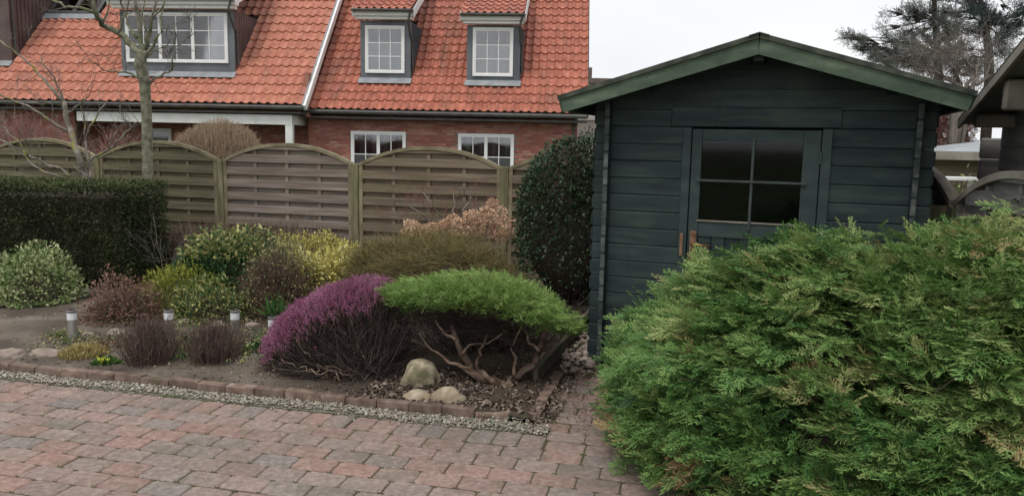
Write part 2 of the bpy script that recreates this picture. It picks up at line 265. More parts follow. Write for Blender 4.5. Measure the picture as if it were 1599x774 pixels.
class MB:
    """collects boxes, prisms and tubes into one mesh"""
    def __init__(s): s.v = []; s.f = []
    def box(s, o, a, b, c):      # corner o, edge vectors a b c
        o, a, b, c = [np.array(q, float) for q in (o, a, b, c)]
        if np.dot(np.cross(a, b), c) < 0: a, b = b, a
        k = len(s.v)
        s.v += [o, o + a, o + a + b, o + b, o + c, o + a + c, o + a + b + c, o + b + c]
        s.f += [(k, k + 3, k + 2, k + 1), (k + 4, k + 5, k + 6, k + 7), (k, k + 1, k + 5, k + 4), (k + 1, k + 2, k + 6, k + 5), (k + 2, k + 3, k + 7, k + 6), (k + 3, k, k + 4, k + 7)]
        return s
    def aab(s, x0, x1, y0, y1, z0, z1): return s.box((x0, y0, z0), (x1 - x0, 0, 0), (0, y1 - y0, 0), (0, 0, z1 - z0))
    def prism(s, pts, d):        # polygon pts (in order) pushed along d
        k = len(s.v); n = len(pts); d = np.array(d, float)
        s.v += [np.array(p, float) for p in pts] + [np.array(p, float) + d for p in pts]
        s.f += [tuple(range(k + n - 1, k - 1, -1)), tuple(range(k + n, k + 2 * n))]
        for i in range(n): j = (i + 1) % n; s.f.append((k + i, k + j, k + n + j, k + n + i))
        return s
    def tube(s, pts, rad, n=6, cap=True):
        pts = [np.array(p, float) for p in pts]
        if not hasattr(rad, '__len__'): rad = [rad] * len(pts)
        k = len(s.v); up = np.array([.13, .21, 1.0])
        for i, p in enumerate(pts):
            t = pts[min(i + 1, len(pts) - 1)] - pts[max(i - 1, 0)]; t = t / (np.linalg.norm(t) + 1e-9)
            a = np.cross(t, up)
            if np.linalg.norm(a) < .15: a = np.cross(t, [1, .1, 0])
            a /= np.linalg.norm(a); b = np.cross(t, a)
            for j in range(n):
                q = 2 * math.pi * j / n; s.v.append(p + (a * math.cos(q) + b * math.sin(q)) * rad[i])
        for i in range(len(pts) - 1):
            for j in range(n):
                j2 = (j + 1) % n; s.f.append((k + i * n + j, k + i * n + j2, k + (i + 1) * n + j2, k + (i + 1) * n + j))
        if cap and n > 2: s.f.append(tuple(k + j for j in range(n - 1, -1, -1))); e = k + (len(pts) - 1) * n; s.f.append(tuple(e + j for j in range(n)))
        return s
    def me(s, name, mat=None, bevel=0, smooth=False, seg=1):
        me = bpy.data.meshes.new(name); me.from_pydata([tuple(map(float, v)) for v in s.v], [], s.f)
        if bevel:
            import bmesh
            bm = bmesh.new(); bm.from_mesh(me)
            bmesh.ops.bevel(bm, geom=list(bm.edges), offset=bevel, segments=seg, affect='EDGES', profile=.6); bm.to_mesh(me); bm.free()
        if smooth: me.polygons.foreach_set('use_smooth', [True] * len(me.polygons))
        me.update()
        if mat is not None: me.materials.append(mat)
        return me
    def obj(s, name, mat, parent=None, **k): return obj(name, s.me(name, mat, **k), parent)

# ---- scattering of small templates (numpy)
def norm(a): return a / (np.linalg.norm(a, axis=-1, keepdims=True) + 1e-9)
def frames(d, up=None, roll=0.0):
    """(N,3,3) columns = x along d, y side, z normal near up"""
    n = len(d); d = norm(d)
    if up is None: up = rng.normal(size=(n, 3))
    up = np.broadcast_to(np.asarray(up, float), (n, 3)) + rng.normal(size=(n, 3)) * roll
    y = norm(np.cross(up, d)); z = np.cross(d, y)
    return np.stack([d, y, z], axis=2)
def scatter(temps, pos, R, sc, tint, spread=0.0):
    """temps: list of (V,T,t) ; returns merged V,T,tint"""
    n = len(pos); which = rng.integers(0, len(temps), n); sc = np.asarray(sc, float)
    if sc.ndim == 1: sc = np.repeat(sc[:, None], 3, 1)
    VV, TT, tt, off = [], [], [], 0
    for k, (V, T, t) in enumerate(temps):
        ix = np.where(which == k)[0]
        if not len(ix): continue
        v = np.einsum('nij,nvj->nvi', R[ix], V[None] * sc[ix][:, None, :]) + pos[ix][:, None, :]
        VV.append(v.reshape(-1, 3)); TT.append((T[None] + (np.arange(len(ix)) * len(V))[:, None, None]).reshape(-1, 3) + off); off += len(ix) * len(V)
        tt.append((tint[ix][:, None] + t[None]).ravel())
    return np.concatenate(VV), np.concatenate(TT), np.concatenate(tt)
def joinm(*parts):
    V, T, t, off = [], [], [], 0
    for v, f, q in parts: V.append(v); T.append(f + off); t.append(q); off += len(v)
    return np.concatenate(V), np.concatenate(T), np.concatenate(t)
def leafT(w=.5, fold=.12, bend=.1, tip=0.0):
    V = np.array([[0, 0, 0], [.45, w / 2, fold], [.5, 0, .0], [.45, -w / 2, fold], [1, 0, -bend]]); T = np.array([[0, 2, 1], [0, 3, 2], [2, 4, 1], [3, 4, 2]])
    return V, T, np.array([0, tip, 0, tip, tip])
def bladeT(w=.08, bend=.15):
    V = np.array([[0, -w / 2, 0], [0, w / 2, 0], [.55, w / 2, bend * .35], [.55, -w / 2, bend * .35], [1, 0, bend * -.3]]); T = np.array([[0, 1, 2], [0, 2, 3], [3, 2, 4]])
    return V, T, np.array([0, 0, 0, 0, .05])
def sprayT(ns=12, sub=3, seed=0, w=.03, ang=42, ll=.42, tipc=.28, flat=.10):
    """feathery conifer spray, length 1 along x"""
    r = np.random.default_rng(seed); V, T, t = [], [], []
    def kite(p, d, L, wd, t0, t1):
        s = np.cross(d, [0, 0, 1.0]) + r.normal(size=3) * .35; s /= np.linalg.norm(s); k = len(V)
        V.extend([p, p + d * L * .45 + s * wd / 2, p + d * L, p + d * L * .45 - s * wd / 2]); t.extend([t0, (t0 + t1) / 2, t1, (t0 + t1) / 2]); T.extend([(k, k + 1, k + 2), (k, k + 2, k + 3)])
    def cen(u): return np.array([u, .05 * math.sin(u * 3 + seed), .10 * u * u])
    for i in range(3): kite(cen(i / 3), cen((i + 1) / 3) - cen(i / 3) + 1e-6, 1.15, w * .8, -.06, 0)
    for i in range(ns):
        u = .06 + .86 * i / ns; sd = 1 if i % 2 else -1; a = math.radians(ang + r.normal() * 9) * (1 - .35 * u)
        d = np.array([math.cos(a), sd * math.sin(a), flat * r.normal() + .12]); d /= np.linalg.norm(d); L = ll * (1 - .62 * u) * r.uniform(.75, 1.2); p = cen(u)
        kite(p, d, L, w, -.03 + tipc * .2 * u, tipc * .6)
        for j in range(sub):
            uu = .25 + .6 * j / sub; a2 = math.radians(36) * (1 if j % 2 else -1); c, s_ = math.cos(a2), math.sin(a2)
            d2 = np.array([d[0] * c - d[1] * s_, d[0] * s_ + d[1] * c, d[2] + r.normal() * flat * 2]); d2 /= np.linalg.norm(d2)
            kite(p + d * L * uu, d2, L * .42 * r.uniform(.7, 1.2), w * .85, .02, tipc)
    return np.array(V), np.array(T), np.array(t)
SPRAYS = [sprayT(seed=s) for s in range(5)]
SPRAYS_B = [sprayT(ns=13, sub=3, seed=s + 40, w=.036, ang=30 + 3 * s, ll=.36 + .04 * s, tipc=.36, flat=.10) for s in range(6)]
SPRAYS_S = [sprayT(ns=8, sub=1, seed=s + 20, w=.05) for s in range(4)]
def strip(P0, P1, wd, mid=None, tint=None, wend=.4):
    """thin three-sided twigs from P0 to P1 (N,3), bowed through mid; width wd"""
    n = len(P0); wd = np.broadcast_to(np.asarray(wd, float), (n,)); d = norm(P1 - P0); a = norm(np.cross(d, rng.normal(size=(n, 3)))); b = np.cross(d, a)
    if mid is None: mid = (P0 + P1) / 2 + rng.normal(size=(n, 3)) * (np.linalg.norm(P1 - P0, axis=1) * .06)[:, None]
    rings = []
    for p, s in ((P0, 1.0), (mid, (1 + wend) / 2), (P1, wend)):
        for q in (0, 2.094, 4.189): rings.append(p + (a * math.cos(q) + b * math.sin(q)) * (wd * s / 2)[:, None])
    V = np.stack(rings, 1); T = []
    for lv in (0, 3):
        for j in range(3):
            j2 = (j + 1) % 3; T += [(lv + j, lv + j2, lv + 3 + j2), (lv + j, lv + 3 + j2, lv + 3 + j)]
    T = np.array(T)[None] + (np.arange(n) * 9)[:, None, None]
    tint = rng.random(n) if tint is None else np.broadcast_to(tint, (n,)).astype(float)
    return V.reshape(-1, 3), T.reshape(-1, 3), np.repeat(tint, 9)
def noise3(p, s=1.0, seed=0):
    r = np.random.default_rng(seed); o = np.zeros(len(p))
    for k in range(7):
        w_ = r.normal(size=3) * s * (1 + k * .45); o += np.sin(p @ w_ + r.uniform(0, 6.28)) / (1 + k * .45)
    return o / 3.0
def icoblob(name, c, r, mat, seed=0, sub=3, rough=.12, parent=None, flat=0.0, sq=None, kind=None):
    import bmesh
    bm = bmesh.new(); bmesh.ops.create_icosphere(bm, subdivisions=sub, radius=1); me = bpy.data.meshes.new(name); bm.to_mesh(me); bm.free()
    V = np.empty(len(me.vertices) * 3, np.float32); me.vertices.foreach_get('co', V); V = V.reshape(-1, 3).astype(float)
    V = V * (1 + rough * noise3(V, 1.6, seed) + rough * .35 * noise3(V, 4.5, seed + 1))[:, None]
    V = V * np.array(r); V[:, 2] = np.maximum(V[:, 2], -r[2] * (1 - flat)); V += np.array(c, float)
    me.vertices.foreach_set('co', V.astype(np.float32).ravel()); me.polygons.foreach_set('use_smooth', [True] * len(me.polygons)); me.update()
    return obj(name, me, parent, mat)

# ================================================================ GROUND
A = math.atan(.225); e1 = np.array([math.cos(A), -math.sin(A)]); e2 = np.array([math.sin(A), math.cos(A)])
def sn(s, n, z=0.0): q = e1 * s + e2 * n; return np.array([q[0], q[1], z])
E1 = np.array([e1[0], e1[1], 0]); E2 = np.array([e2[0], e2[1], 0]); Zv = np.array([0, 0, 1.0])
g = MB(); g.v = [(-900, -300, -.12), (900, -300, -.12), (900, 1500, -.12), (-900, 1500, -.12)]; g.f = [(0, 1, 2, 3)]
tag(g.obj('ground', M['ground']), kind='structure')
# garden bed soil with relief
def soil():
    nx, ny = 200, 130; s = np.linspace(-9.0, 3.2, nx); n = np.linspace(0, 1, ny) ** 1.2 * 6.6 + 4.36
    SS, NN = np.meshgrid(s, n); X = e1[0] * SS + e2[0] * NN; Y = e1[1] * SS + e2[1] * NN; p = np.stack([X.ravel(), Y.ravel(), np.zeros(X.size)], 1)
    Z = .030 + .018 * noise3(p, 2.2, 3) + .010 * noise3(p, 9, 4) + .006 * noise3(p, 30, 5); d = np.clip((NN.ravel() - 4.40) / .6, 0, 1)
    Z = .028 + (Z - .01) * (.35 + .65 * d)
    right = SS.ravel() > -.80
    Z = np.where(right, -.018 + .1 * Z, Z); p[:, 2] = Z
    i = np.arange(nx * ny).reshape(ny, nx); a, b, c, d_ = i[:-1, :-1].ravel(), i[:-1, 1:].ravel(), i[1:, 1:].ravel(), i[1:, :-1].ravel()
    T = np.concatenate([np.stack([a, b, c], 1), np.stack([a, c, d_], 1)])
    peat_shade = np.clip((SS.ravel() + 2.75) / .7, 0, 1) * np.clip(1.2 - np.abs(NN.ravel() - 5.2) / 1.6, 0, 1) + .5 * np.clip((NN.ravel() - 6.3) / 1, 0, 1) + .15 * noise3(p, 4, 6)  # mask for dark peat and painted-in shrub shade
    o = obj('garden_soil', mesh('garden_soil', p, T, M['soil'], peat_shade, smooth=True)); return tag(o, kind='structure')
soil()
# paved drive: joint bed as the setting, every paver a piece of it
drive = MB().box(sn(-9, -3, -.10), E1 * 14, E2 * 7.2, Zv * .094).obj('paved_drive', M['joint']); tag(drive, kind='structure')
path_bed = MB().box(sn(-.735, 4.203, -.10), E1 * 1.6, E2 * 1.9, Zv * .091).obj('garden_path', M['joint']); tag(path_bed, kind='structure')
import bmesh
def paver_mesh(i, L, W, H=.06):
    bm = bmesh.new(); r = random.Random(i)
    bmesh.ops.create_cube(bm, size=1); bmesh.ops.scale(bm, vec=(L - .0055, W - .0075, H), verts=bm.verts)
    for v in bm.verts: v.co.x += r.uniform(-.002, .002); v.co.y += r.uniform(-.002, .002)
    ve = [e for e in bm.edges if abs(e.verts[0].co.z - e.verts[1].co.z) > .01]
    bmesh.ops.bevel(bm, geom=ve, offset=.012, segments=2, affect='EDGES')
    te = [e for e in bm.edges if e.verts[0].co.z > .02 and e.verts[1].co.z > .02]
    bmesh.ops.bevel(bm, geom=te, offset=.005, segments=1, affect='EDGES')
    bmesh.ops.delete(bm, geom=[f for f in bm.faces if f.normal.z < -.5], context='FACES')
    me = bpy.data.meshes.new('paver'); bm.to_mesh(me); bm.free(); me.materials.append(M['paver']); return me
PM = [paver_mesh(i, .219, .145) for i in range(6)]; PS = [paver_mesh(20 + i, .145, .2) for i in range(4)]
def lay(lst, s, n, L, W, ms): lst.append((s, n, ms))
pav = []
for k in range(-34, 1):       # stretcher rows
    n = 3.99 - .145 * (0.5 - k) + .0; off = (.1095 if k % 2 else 0) + rnd.uniform(-.006, .006)
    for j in range(-42, 20): lay(pav, -1.02 + off + j * .219, n, .219, .145, PM)
for j in range(-58, 1):       # soldier course along the gravel
    pav.append((-.78 - .145 * .5 + .145 * j + .07, 4.09, PS))
for j in range(0, 7):
    pav.append((-.70 + .11 + .219 * j, 4.0625, PM))
def pix(p):
    v = np.array(p) - CP; d = v @ Fv; return (799.5 + FPX * (v @ Rv) / d, 387 - FPX * (v @ Uv) / d, d)
seen, rest = [], []
for (s, n, ms) in pav:
    p = sn(s, n); x, y, d = pix(p)
    vis = d > .5 and -60 < x < 1200 and y < 810
    if vis: seen.append((d, s, n, ms))
    elif d > .3 or True:
        if -5.8 < s < 3 and n > -1.0: rest.append((s, n, ms))
seen.sort(key=lambda q: q[0])
def paver_M(s, n, top=0.0):
    r = rnd; zz = top - .03 + r.uniform(-.0025, .0025)
    return Matrix.Translation(Vector(sn(s + r.uniform(-.002, .002), n + r.uniform(-.002, .002), zz))) @ Matrix.Rotation(-A + r.uniform(-.008, .008) + (math.pi if r.random() < .5 else 0), 4, 'Z') @ Matrix.Rotation(r.uniform(-.010, .010), 4, 'X') @ Matrix.Rotation(r.uniform(-.008, .008), 4, 'Y')
for (d, s, n, ms) in seen[:296]: piece('paver', rnd.choice(ms), drive, paver_M(s, n))
rest += [q[1:] for q in seen[296:]]
def join_pieces(name, items, parent, mat):
    V, F, k = [], [], 0
    for me, Mx in items:
        V += [tuple(Mx @ v.co) for v in me.vertices]; F += [tuple(i + k for i in p.vertices) for p in me.polygons]; k = len(V)
    me = bpy.data.meshes.new(name); me.from_pydata(V, [], F); me.update(); me.materials.append(mat)
    return tag(obj(name, me, parent), kind='stuff')
join_pieces('paver', [(rnd.choice(ms), paver_M(s, n)) for (s, n, ms) in rest], drive, M['paver'])
k = 0
for r_ in range(0, 11):       # brick path towards the shed
    n = 4.137 + .0725 + .145 * r_
    for j in range(0, 5):
        s = -.72 + .11 + .219 * j - (.11 if r_ % 2 else 0)
        if r_ % 2 and j == 0: s += .0
        piece('paver', rnd.choice(PM), path_bed, paver_M(s, n, -.004 + rnd.uniform(-.003, .003)))
# brick edging of the bed
ed = thing('brick_edging', sn(-3, 4.38), 'row of red-brown edging bricks standing along the front of the planting bed', 'edging')
for j in range(-36, 0):
    L_ = .209; r = rnd
    p = sn(-.98 + L_ * (j + .5), 4.385 + r.uniform(-.006, .006), -.040 + r.uniform(-.005, .004) - (.016 if j == -1 else 0))
    if j in (-36,): EBM = None
    if not 'EB' in globals():
        EB = []
        for q in range(4):
            m_ = MB().aab(-.103, .103, -.034, .034, -.06, .06 + .001 * q); EB.append(m_.me('brick', M['edge_brick'], bevel=.006, seg=2))
    piece('brick', r.choice(EB), ed, Matrix.Translation(Vector(p + Zv * .03)) @ Matrix.Rotation(-A + r.uniform(-.02, .02), 4, 'Z') @ Matrix.Rotation(r.uniform(-.10, .05), 4, 'X') @ Matrix.Rotation(r.uniform(-.025, .025), 4, 'Y'))
ed2 = thing('brick_edging', sn(-.80, 4.7), 'short half-buried brown brick edging beside the path at the juniper foot', 'edging')
for j in range(4):
    piece('brick', EB[j % 4], ed2, Matrix.Translation(Vector(sn(-.83, 4.52 + .212 * j, -.005 - .01 * (j == 0)))) @ Matrix.Rotation(-A + math.pi / 2 + rnd.uniform(-.05, .05), 4, 'Z') @ Matrix.Rotation(rnd.uniform(-.06, .06), 4, 'X'))
# gravel strip
gb = MB().box(sn(-9, 4.204, -.08), E1 * 8.25, E2 * .16, Zv * .078).obj('gravel_strip', M['gravel_bed']); tag(gb, kind='structure')
def stones(name, S0, S1, N0, N1, n, smin, smax, mat, z=0.0, parent=None, dens=None, zr=.012):
    tm = []
    for q in range(5):
        r = np.random.default_rng(q + 5); V = np.array([[1, 0, 0], [-1, 0, 0], [0, 1, 0], [0, -1, 0], [0, 0, .7], [0, 0, -.7], [.62, .62, .3], [-.6, .6, .35], [-.62, -.6, .3], [.6, -.62, .35]], float) * (1 + r.normal(size=(10, 3)) * .13)
        T = np.array([[0, 6, 4], [6, 2, 4], [2, 7, 4], [7, 1, 4], [1, 8, 4], [8, 3, 4], [3, 9, 4], [9, 0, 4], [0, 5, 6], [6, 5, 2], [2, 5, 7], [7, 5, 1], [1, 5, 8], [8, 5, 3], [3, 5, 9], [9, 5, 0]])
        tm.append((V, T, np.zeros(10)))
    s = rng.uniform(S0, S1, n); nn = rng.uniform(N0, N1, n) + .012 * np.sin(s * 5.1) + .006 * np.sin(s * 17)
    kk = noise3(np.stack([s, nn, s * 0], 1), 6, 77) > -.75; s, nn = s[kk], nn[kk]; n = len(s); sz = smin + (smax - smin) * rng.random(n) ** 1.8
    pos = e1[None] * s[:, None] + e2[None] * nn[:, None]; pos = np.concatenate([pos, (z + rng.uniform(0, zr, n))[:, None]], 1)
    sc = np.stack([sz, sz * rng.uniform(.6, 1, n), sz * rng.uniform(.45, .8, n)], 1)
    V, T, t = scatter(tm, pos, frames(rng.normal(size=(n, 3)) * [1, 1, .25], [0, 0, 1], .3), sc, np.zeros(n))
    o = obj(name, mesh(name, V, T, mat), parent); return tag(o, kind='stuff')
stones('gravel', -6.6, -.72, 4.215, 4.335, 6000, .004, .016, M['gravel'])
stones('gravel', -6.3, -.9, 4.12, 4.22, 420, .003, .010, M['gravel'], z=.001)
stones('gravel', -6.3, -.9, 4.42, 4.75, 700, .003, .012, M['gravel'], z=.02)
stones('gravel', -1.6, -.70, 4.17, 4.30, 450, .004, .011, M['gravel'], z=.001)
stones('gravel', -1.15, -.78, 4.33, 4.62, 500, .004, .013, M['gravel'], z=.015)
stones('gravel', -.79, -.70, 4.4, 5.6, 260, .005, .016, M['gravel'], z=-.005)
stones('gravel', -5.6, -.8, 4.44, 5.6, 1500, .002, .0065, M['gravel'], z=.022, zr=.02)
stones('soil_clods', -6.4, -.95, 4.44, 7.2, 5200, .004, .020, M['soil'], z=.022, zr=.022)
# rounded cobbles in the strip between plank and shed
stones('cobbles', -.86, -.62, 5.3, 6.5, 260, .022, .05, M['stone_pink'], z=0.02, zr=.05)

# plank edging beside the shed
pa, pb = G(835, 597, .03), G(921, 499, .10); dv = norm(pb - pa); sv = norm(np.cross(dv, Zv))
pt = thing('edging_plank', pa, 'old grey wooden plank slanting up from under the small juniper to the shed corner', 'plank')
MB().box(pa - sv * .015 - Zv * .02, (pb - pa) * 1.1, sv * .035, Zv * .12).obj('plank', M['plank'], pt, bevel=.004)

# ================================================================ HOUSES
HA = math.radians(4); uH = np.array([math.cos(HA), -math.sin(HA), 0]); vH = np.array([math.sin(HA), math.cos(HA), 0])
wS = (vH + Zv) / math.sqrt(2); nS = (-vH + Zv) / math.sqrt(2)
TWR, TLR, TWL_, TLL = .225, .355, .248, .385
TW, TL = TWR, TLR
def tile_mesh(mat, TW, TL):
    n = 9; xs = [TW * 1.02 * i / (n - 1) for i in range(n)]
    def prof(x):
        u = (x / TW) % 1.0; return .028 * math.cos(2 * math.pi * u) + .008 * math.cos(4 * math.pi * u)
    b = MB(); L = TL + .05
    for y, z0 in ((0, .036), (L, .0)):
        for x in xs: b.v.append((x, y, prof(x) + z0))
    for x in xs: b.v.append((x, .004, prof(x) + .036 - .026))
    for i in range(n - 1):
        b.f += [(i, i + 1, n + i + 1, n + i), (2 * n + i, 2 * n + i + 1, i + 1, i)]
    return b.me('roof_tile', mat, smooth=False)
def sharp(me):
    return me
TILE = {'R': tile_mesh(M['tileR'], TWR, TLR), 'L': tile_mesh(M['tileL'], TWL_, TLL)}
def MX(o, a, b, c): return Matrix(((a[0], b[0], c[0], o[0]), (a[1], b[1], c[1], o[1]), (a[2], b[2], c[2], o[2]), (0, 0, 0, 1)))
def roof_tiles(part, house, key, O, ncol, nrow, holes, keep, c0=0):
    """O = eave left end; keep = how many pieces are single objects, lowest rows first"""
    single, restt = [], []
    for j in range(nrow):
        for i in range(c0, ncol):
            uc, wc = (i + .5) * TW, (j + .5) * TL
            if any(a < uc < b and c < wc < d for a, b, c, d in holes): continue
            o = O + uH * i * TW + wS * j * TL + nS * (.02 + rnd.uniform(-.003, .003)) + wS * rnd.uniform(-.006, .006)
            px = pix(o); vis = -15 < px[0] < 1600 and px[1] > -12
            Mx = MX(o, uH + wS * rnd.uniform(-.01, .01), wS, nS)
            (single if vis and len(single) < keep else restt).append(Mx)
    for Mx in single: piece('roof_tile', TILE[key], part, Mx)
    if restt: join_pieces('roof_tile', [(TILE[key], m_) for m_ in restt], part, M['tile' + key])
def window(house, o, wd, ht, cols, rows, sashes=1, blind=0.0, label=None, dep=.05, curtain=False, clear=.33):
    """o: lower-left corner on the wall face (front = -vH)."""
    f = .055; b = MB(); out_ = -vH
    def bar(x0, x1, z0, z1, d0, d1): b.box(o + uH * x0 + Zv * z0 + out_ * d0, uH * (x1 - x0), Zv * (z1 - z0), out_ * (d1 - d0))
    bar(0, f, 0, ht, 0, dep); bar(wd - f, wd, 0, ht, 0, dep); bar(f, wd - f, 0, f, 0, dep); bar(f, wd - f, ht - f, ht, 0, dep)
    sw = (wd - 2 * f) / sashes; panes = []
    for s in range(sashes):
        x0 = f + s * sw; x1 = x0 + sw
        if s: bar(x0 - .045, x0 + .045, f, ht - f, 0, dep - .004)
        g_ = .038; bar(x0, x0 + g_, f, ht - f, .0, dep - .012); bar(x1 - g_, x1, f, ht - f, .0, dep - .012); bar(x0 + g_, x1 - g_, f, f + g_, .0, dep - .012); bar(x0 + g_, x1 - g_, ht - f - g_, ht - f, .0, dep - .012)
        ix0, ix1, iz0, iz1 = x0 + g_, x1 - g_, f + g_, ht - f - g_
        for c in range(1, cols): q = ix0 + (ix1 - ix0) * c / cols; bar(q - .011, q + .011, iz0, iz1, .026, .040)
        for c in range(1, rows):
            q = iz0 + (iz1 - iz0) * c / rows
            for cc in range(cols):
                a0 = ix0 + (ix1 - ix0) * cc / cols + (.011 if cc else 0); a1 = ix0 + (ix1 - ix0) * (cc + 1) / cols - (.011 if cc < cols - 1 else 0); bar(a0, a1, q - .011, q + .011, .026, .039)
        panes.append((ix0, ix1, iz0, iz1))
    wn_ = b.obj('window', M['white'], house)
    if label: wn_['label'] = label
    for (a, c, z0, z1) in panes:
        for cc in range(cols):
            for rr in range(rows):
                q0, q1 = a + (c - a) * cc / cols, a + (c - a) * (cc + 1) / cols; r0, r1 = z0 + (z1 - z0) * rr / rows, z0 + (z1 - z0) * (rr + 1) / rows
                MB().box(o + uH * (q0 + .001) + Zv * (r0 + .001) + out_ * .022, uH * (q1 - q0 - .002), Zv * (r1 - r0 - .002), out_ * .003).obj('pane', M['glass'], wn_)
        MB().box(o + uH * a + Zv * z0 + out_ * .002, uH * (c - a), Zv * (z1 - z0), out_ * .002).obj('dark_panel', M['dark_panel'], wn_)  # flat panel on the wall, painted dark as an unlit room
        if blind:
            hh = (z1 - z0) * blind
            MB().box(o + uH * (a + .01) + Zv * z0 + out_ * .010, uH * (c - a - .02), Zv * hh, out_ * .006).obj('blind', M['blind'], wn_)
        if curtain:
            cw = (c - a) * .2
            for q in (a + .01 + (c - a) * rnd.uniform(.1, .25), c - cw - .02):
                MB().box(o + uH * q + Zv * z0 + out_ * .006, uH * cw, Zv * (z1 - z0), out_ * .004).obj('curtain', M['curtain'], wn_)
    return wn_
def brickwork(house, o, wd, ht, holes, name='brick_wall'):
    """wall slab + individually laid bricks in front of recessed mortar; bricks are ~3 px high so they are one joined part"""
    MB().box(o + vH * .012, uH * wd, Zv * ht, vH * .3).obj('wall', M['mortar'], house)
    V = []; b = MB(); rows = int(ht / .075); L = .24
    for r in range(rows):
        z = r * .075; x = -(.12 if r % 2 else 0)
        while x < wd:
            x0, x1 = max(0, x), min(wd, x + L - .012)
            if x1 - x0 > .03 and not any(a - .02 < (x0 + x1) / 2 < b_ + .02 and c - .02 < z + .03 < d for a, b_, c, d in holes):
                b.box(o + uH * x0 + Zv * z - vH * rnd.uniform(0, .004), uH * (x1 - x0), vH * .011, Zv * .063)
            x += L
    return tag(b.obj('bricks', M['brick'], house), kind='stuff')
def dormer(house, key, ox, v0, x0, x1, zb, zt, roof_over, O, ribs='zinc_seam', body='zinc', pitch=26, facia_h=.2, rows=5):
    """x0,x1 along uH from O; front face at distance v0 behind O; zb..zt heights."""
    F0 = O + vH * v0; F0 = np.array([F0[0], F0[1], 0.0])
    dp = zt - zb
    d = MB().box(F0 + uH * x0 + Zv * (zb - .1), uH * (x1 - x0), vH * (dp + .6), Zv * (dp + .1)).obj('dormer', M[body], house)
    q = .16
    while q < dp + .25: MB().box(F0 + uH * (x1 + .003) + vH * q + Zv * (zb + q - .3), uH * .022, vH * .022, Zv * (dp - q + .28)).obj('seam', M[ribs], d); q += .17
    fb = MB(); fb.box(F0 + uH * (x0 - .08) + Zv * (zb - .12) - vH * .012, uH * (x1 - x0 + .16), Zv * .14, vH * .010); fb.box(F0 + uH * (x0 - .04) + Zv * zb + nS * .085 - wS * .16, uH * (x1 - x0 + .08), wS * .22, nS * .012).obj('lead_flashing', M['lead'], d)
    ov = roof_over; t = math.tan(math.radians(pitch))
    # fascia boards and soffit
    fa = MB(); fa.box(F0 + uH * (x0 - ov * .7) - vH * .22 + Zv * (zt + .02), uH * (x1 - x0 + ov * 1.4), vH * .22, Zv * (facia_h * .42))
    fa.box(F0 + uH * (x0 - ov) - vH * .30 + Zv * (zt + .02 + facia_h * .42), uH * (x1 - x0 + ov * 2), vH * .30, Zv * (facia_h * .58))
    fa.obj('fascia', M['white'], d)
    # roof slab with verge boards
    zr = zt + .04 + facia_h; W_ = x1 - x0 + 2 * ov; Lr = 3.2
    sdir = norm(vH + Zv * t); snrm = norm(-vH * t + Zv)
    ro = F0 + uH * (x0 - ov) - vH * .36 + Zv * zr
    MB().box(ro, uH * W_, sdir * Lr, snrm * .03).obj('dormer_roof', M['roof_under'], d)
    vb = MB(); vb.box(ro + uH * (W_ - .002) - snrm * .20, uH * .03, sdir * Lr, snrm * .23); vb.box(ro - uH * .03 - snrm * .20, uH * .03, sdir * Lr, snrm * .23); vb.obj('verge_board', M['white'], d)
    ntile = int(round(W_ / TW)); tw = W_ / ntile
    its = []
    for j in range(rows):
        for i in range(ntile):
            oo = ro + uH * i * tw + sdir * (j * TL - .04) + snrm * .045
            its.append(MX(oo, uH * (tw / TW), sdir, snrm))
    for Mx in its[:ntile * 2]: piece('roof_tile', TILE[key], d, Mx)
    join_pieces('roof_tile', [(TILE[key], m_) for m_ in its[ntile * 2:]], d, M['tile' + key])
    gt = MB(); gt.tube([ro - vH * .05 - uH * .02, ro - vH * .05 + uH * (W_ + .02)], .036, 8)
    gt.tube([ro + uH * (W_ - .05) - vH * .05 - Zv * .03, ro + uH * (W_ - ov - .0) + vH * .0 - Zv * (.10 + facia_h), F0 + uH * (x1 + .01) - vH * .05 + Zv * (zt - .45), F0 + uH * (x1 + .05) + vH * .08 + Zv * (zt - .6), F0 + uH * (x1 + .05) + vH * .12 + Zv * (zb + .35)], .032, 8)
    gt.obj('gutter_pipe', M['gutter'], d)
    return d
# ---- right house
Er = P(917, 178, 21.5); OR = Er - uH * TW * 35; NC, NR = 35, 17
hR = thing('brick_house', (OR + uH * 4)[:2].tolist() + [0], 'red brick house with steep orange tiled roof and two narrow grey dormers', 'house')
slabR = MB().box(OR - wS * .02 - nS * .10, uH * TW * 35, wS * 7.4, nS * .09).obj('roof', M['roof_under'], hR)
def on_roof(x, y, O): return PL(x, y, O, nS)
def loc(p, O): d = np.array(p) - O; return d @ uH, d @ vH, p[2]
def dormer_from(O, xl, xr, ybot, ytop, xm):
    b = on_roof(xm, ybot, O); u_, v0, zb = loc(b, O); Fp = O + vH * v0
    l = loc(PL(xl, (ybot + ytop) / 2, Fp, vH), O)[0]; r = loc(PL(xr, (ybot + ytop) / 2, Fp, vH), O)[0]
    zt = PL(xm, ytop, Fp, vH)[2]; return v0, l, r, zb, zt
D1 = dormer_from(OR, 563, 641, 128, 33, 600); D2 = dormer_from(OR, 729, 812, 132, 40, 770)
holes = [(d[1] + .1, d[2] - .05, (d[0]) * 1.414 + .1, (d[0] + (d[4] - d[3])) * 1.414 + .2) for d in (D1, D2)]
roof_tiles(slabR, hR, 'R', OR, 35, 20, holes, 292)
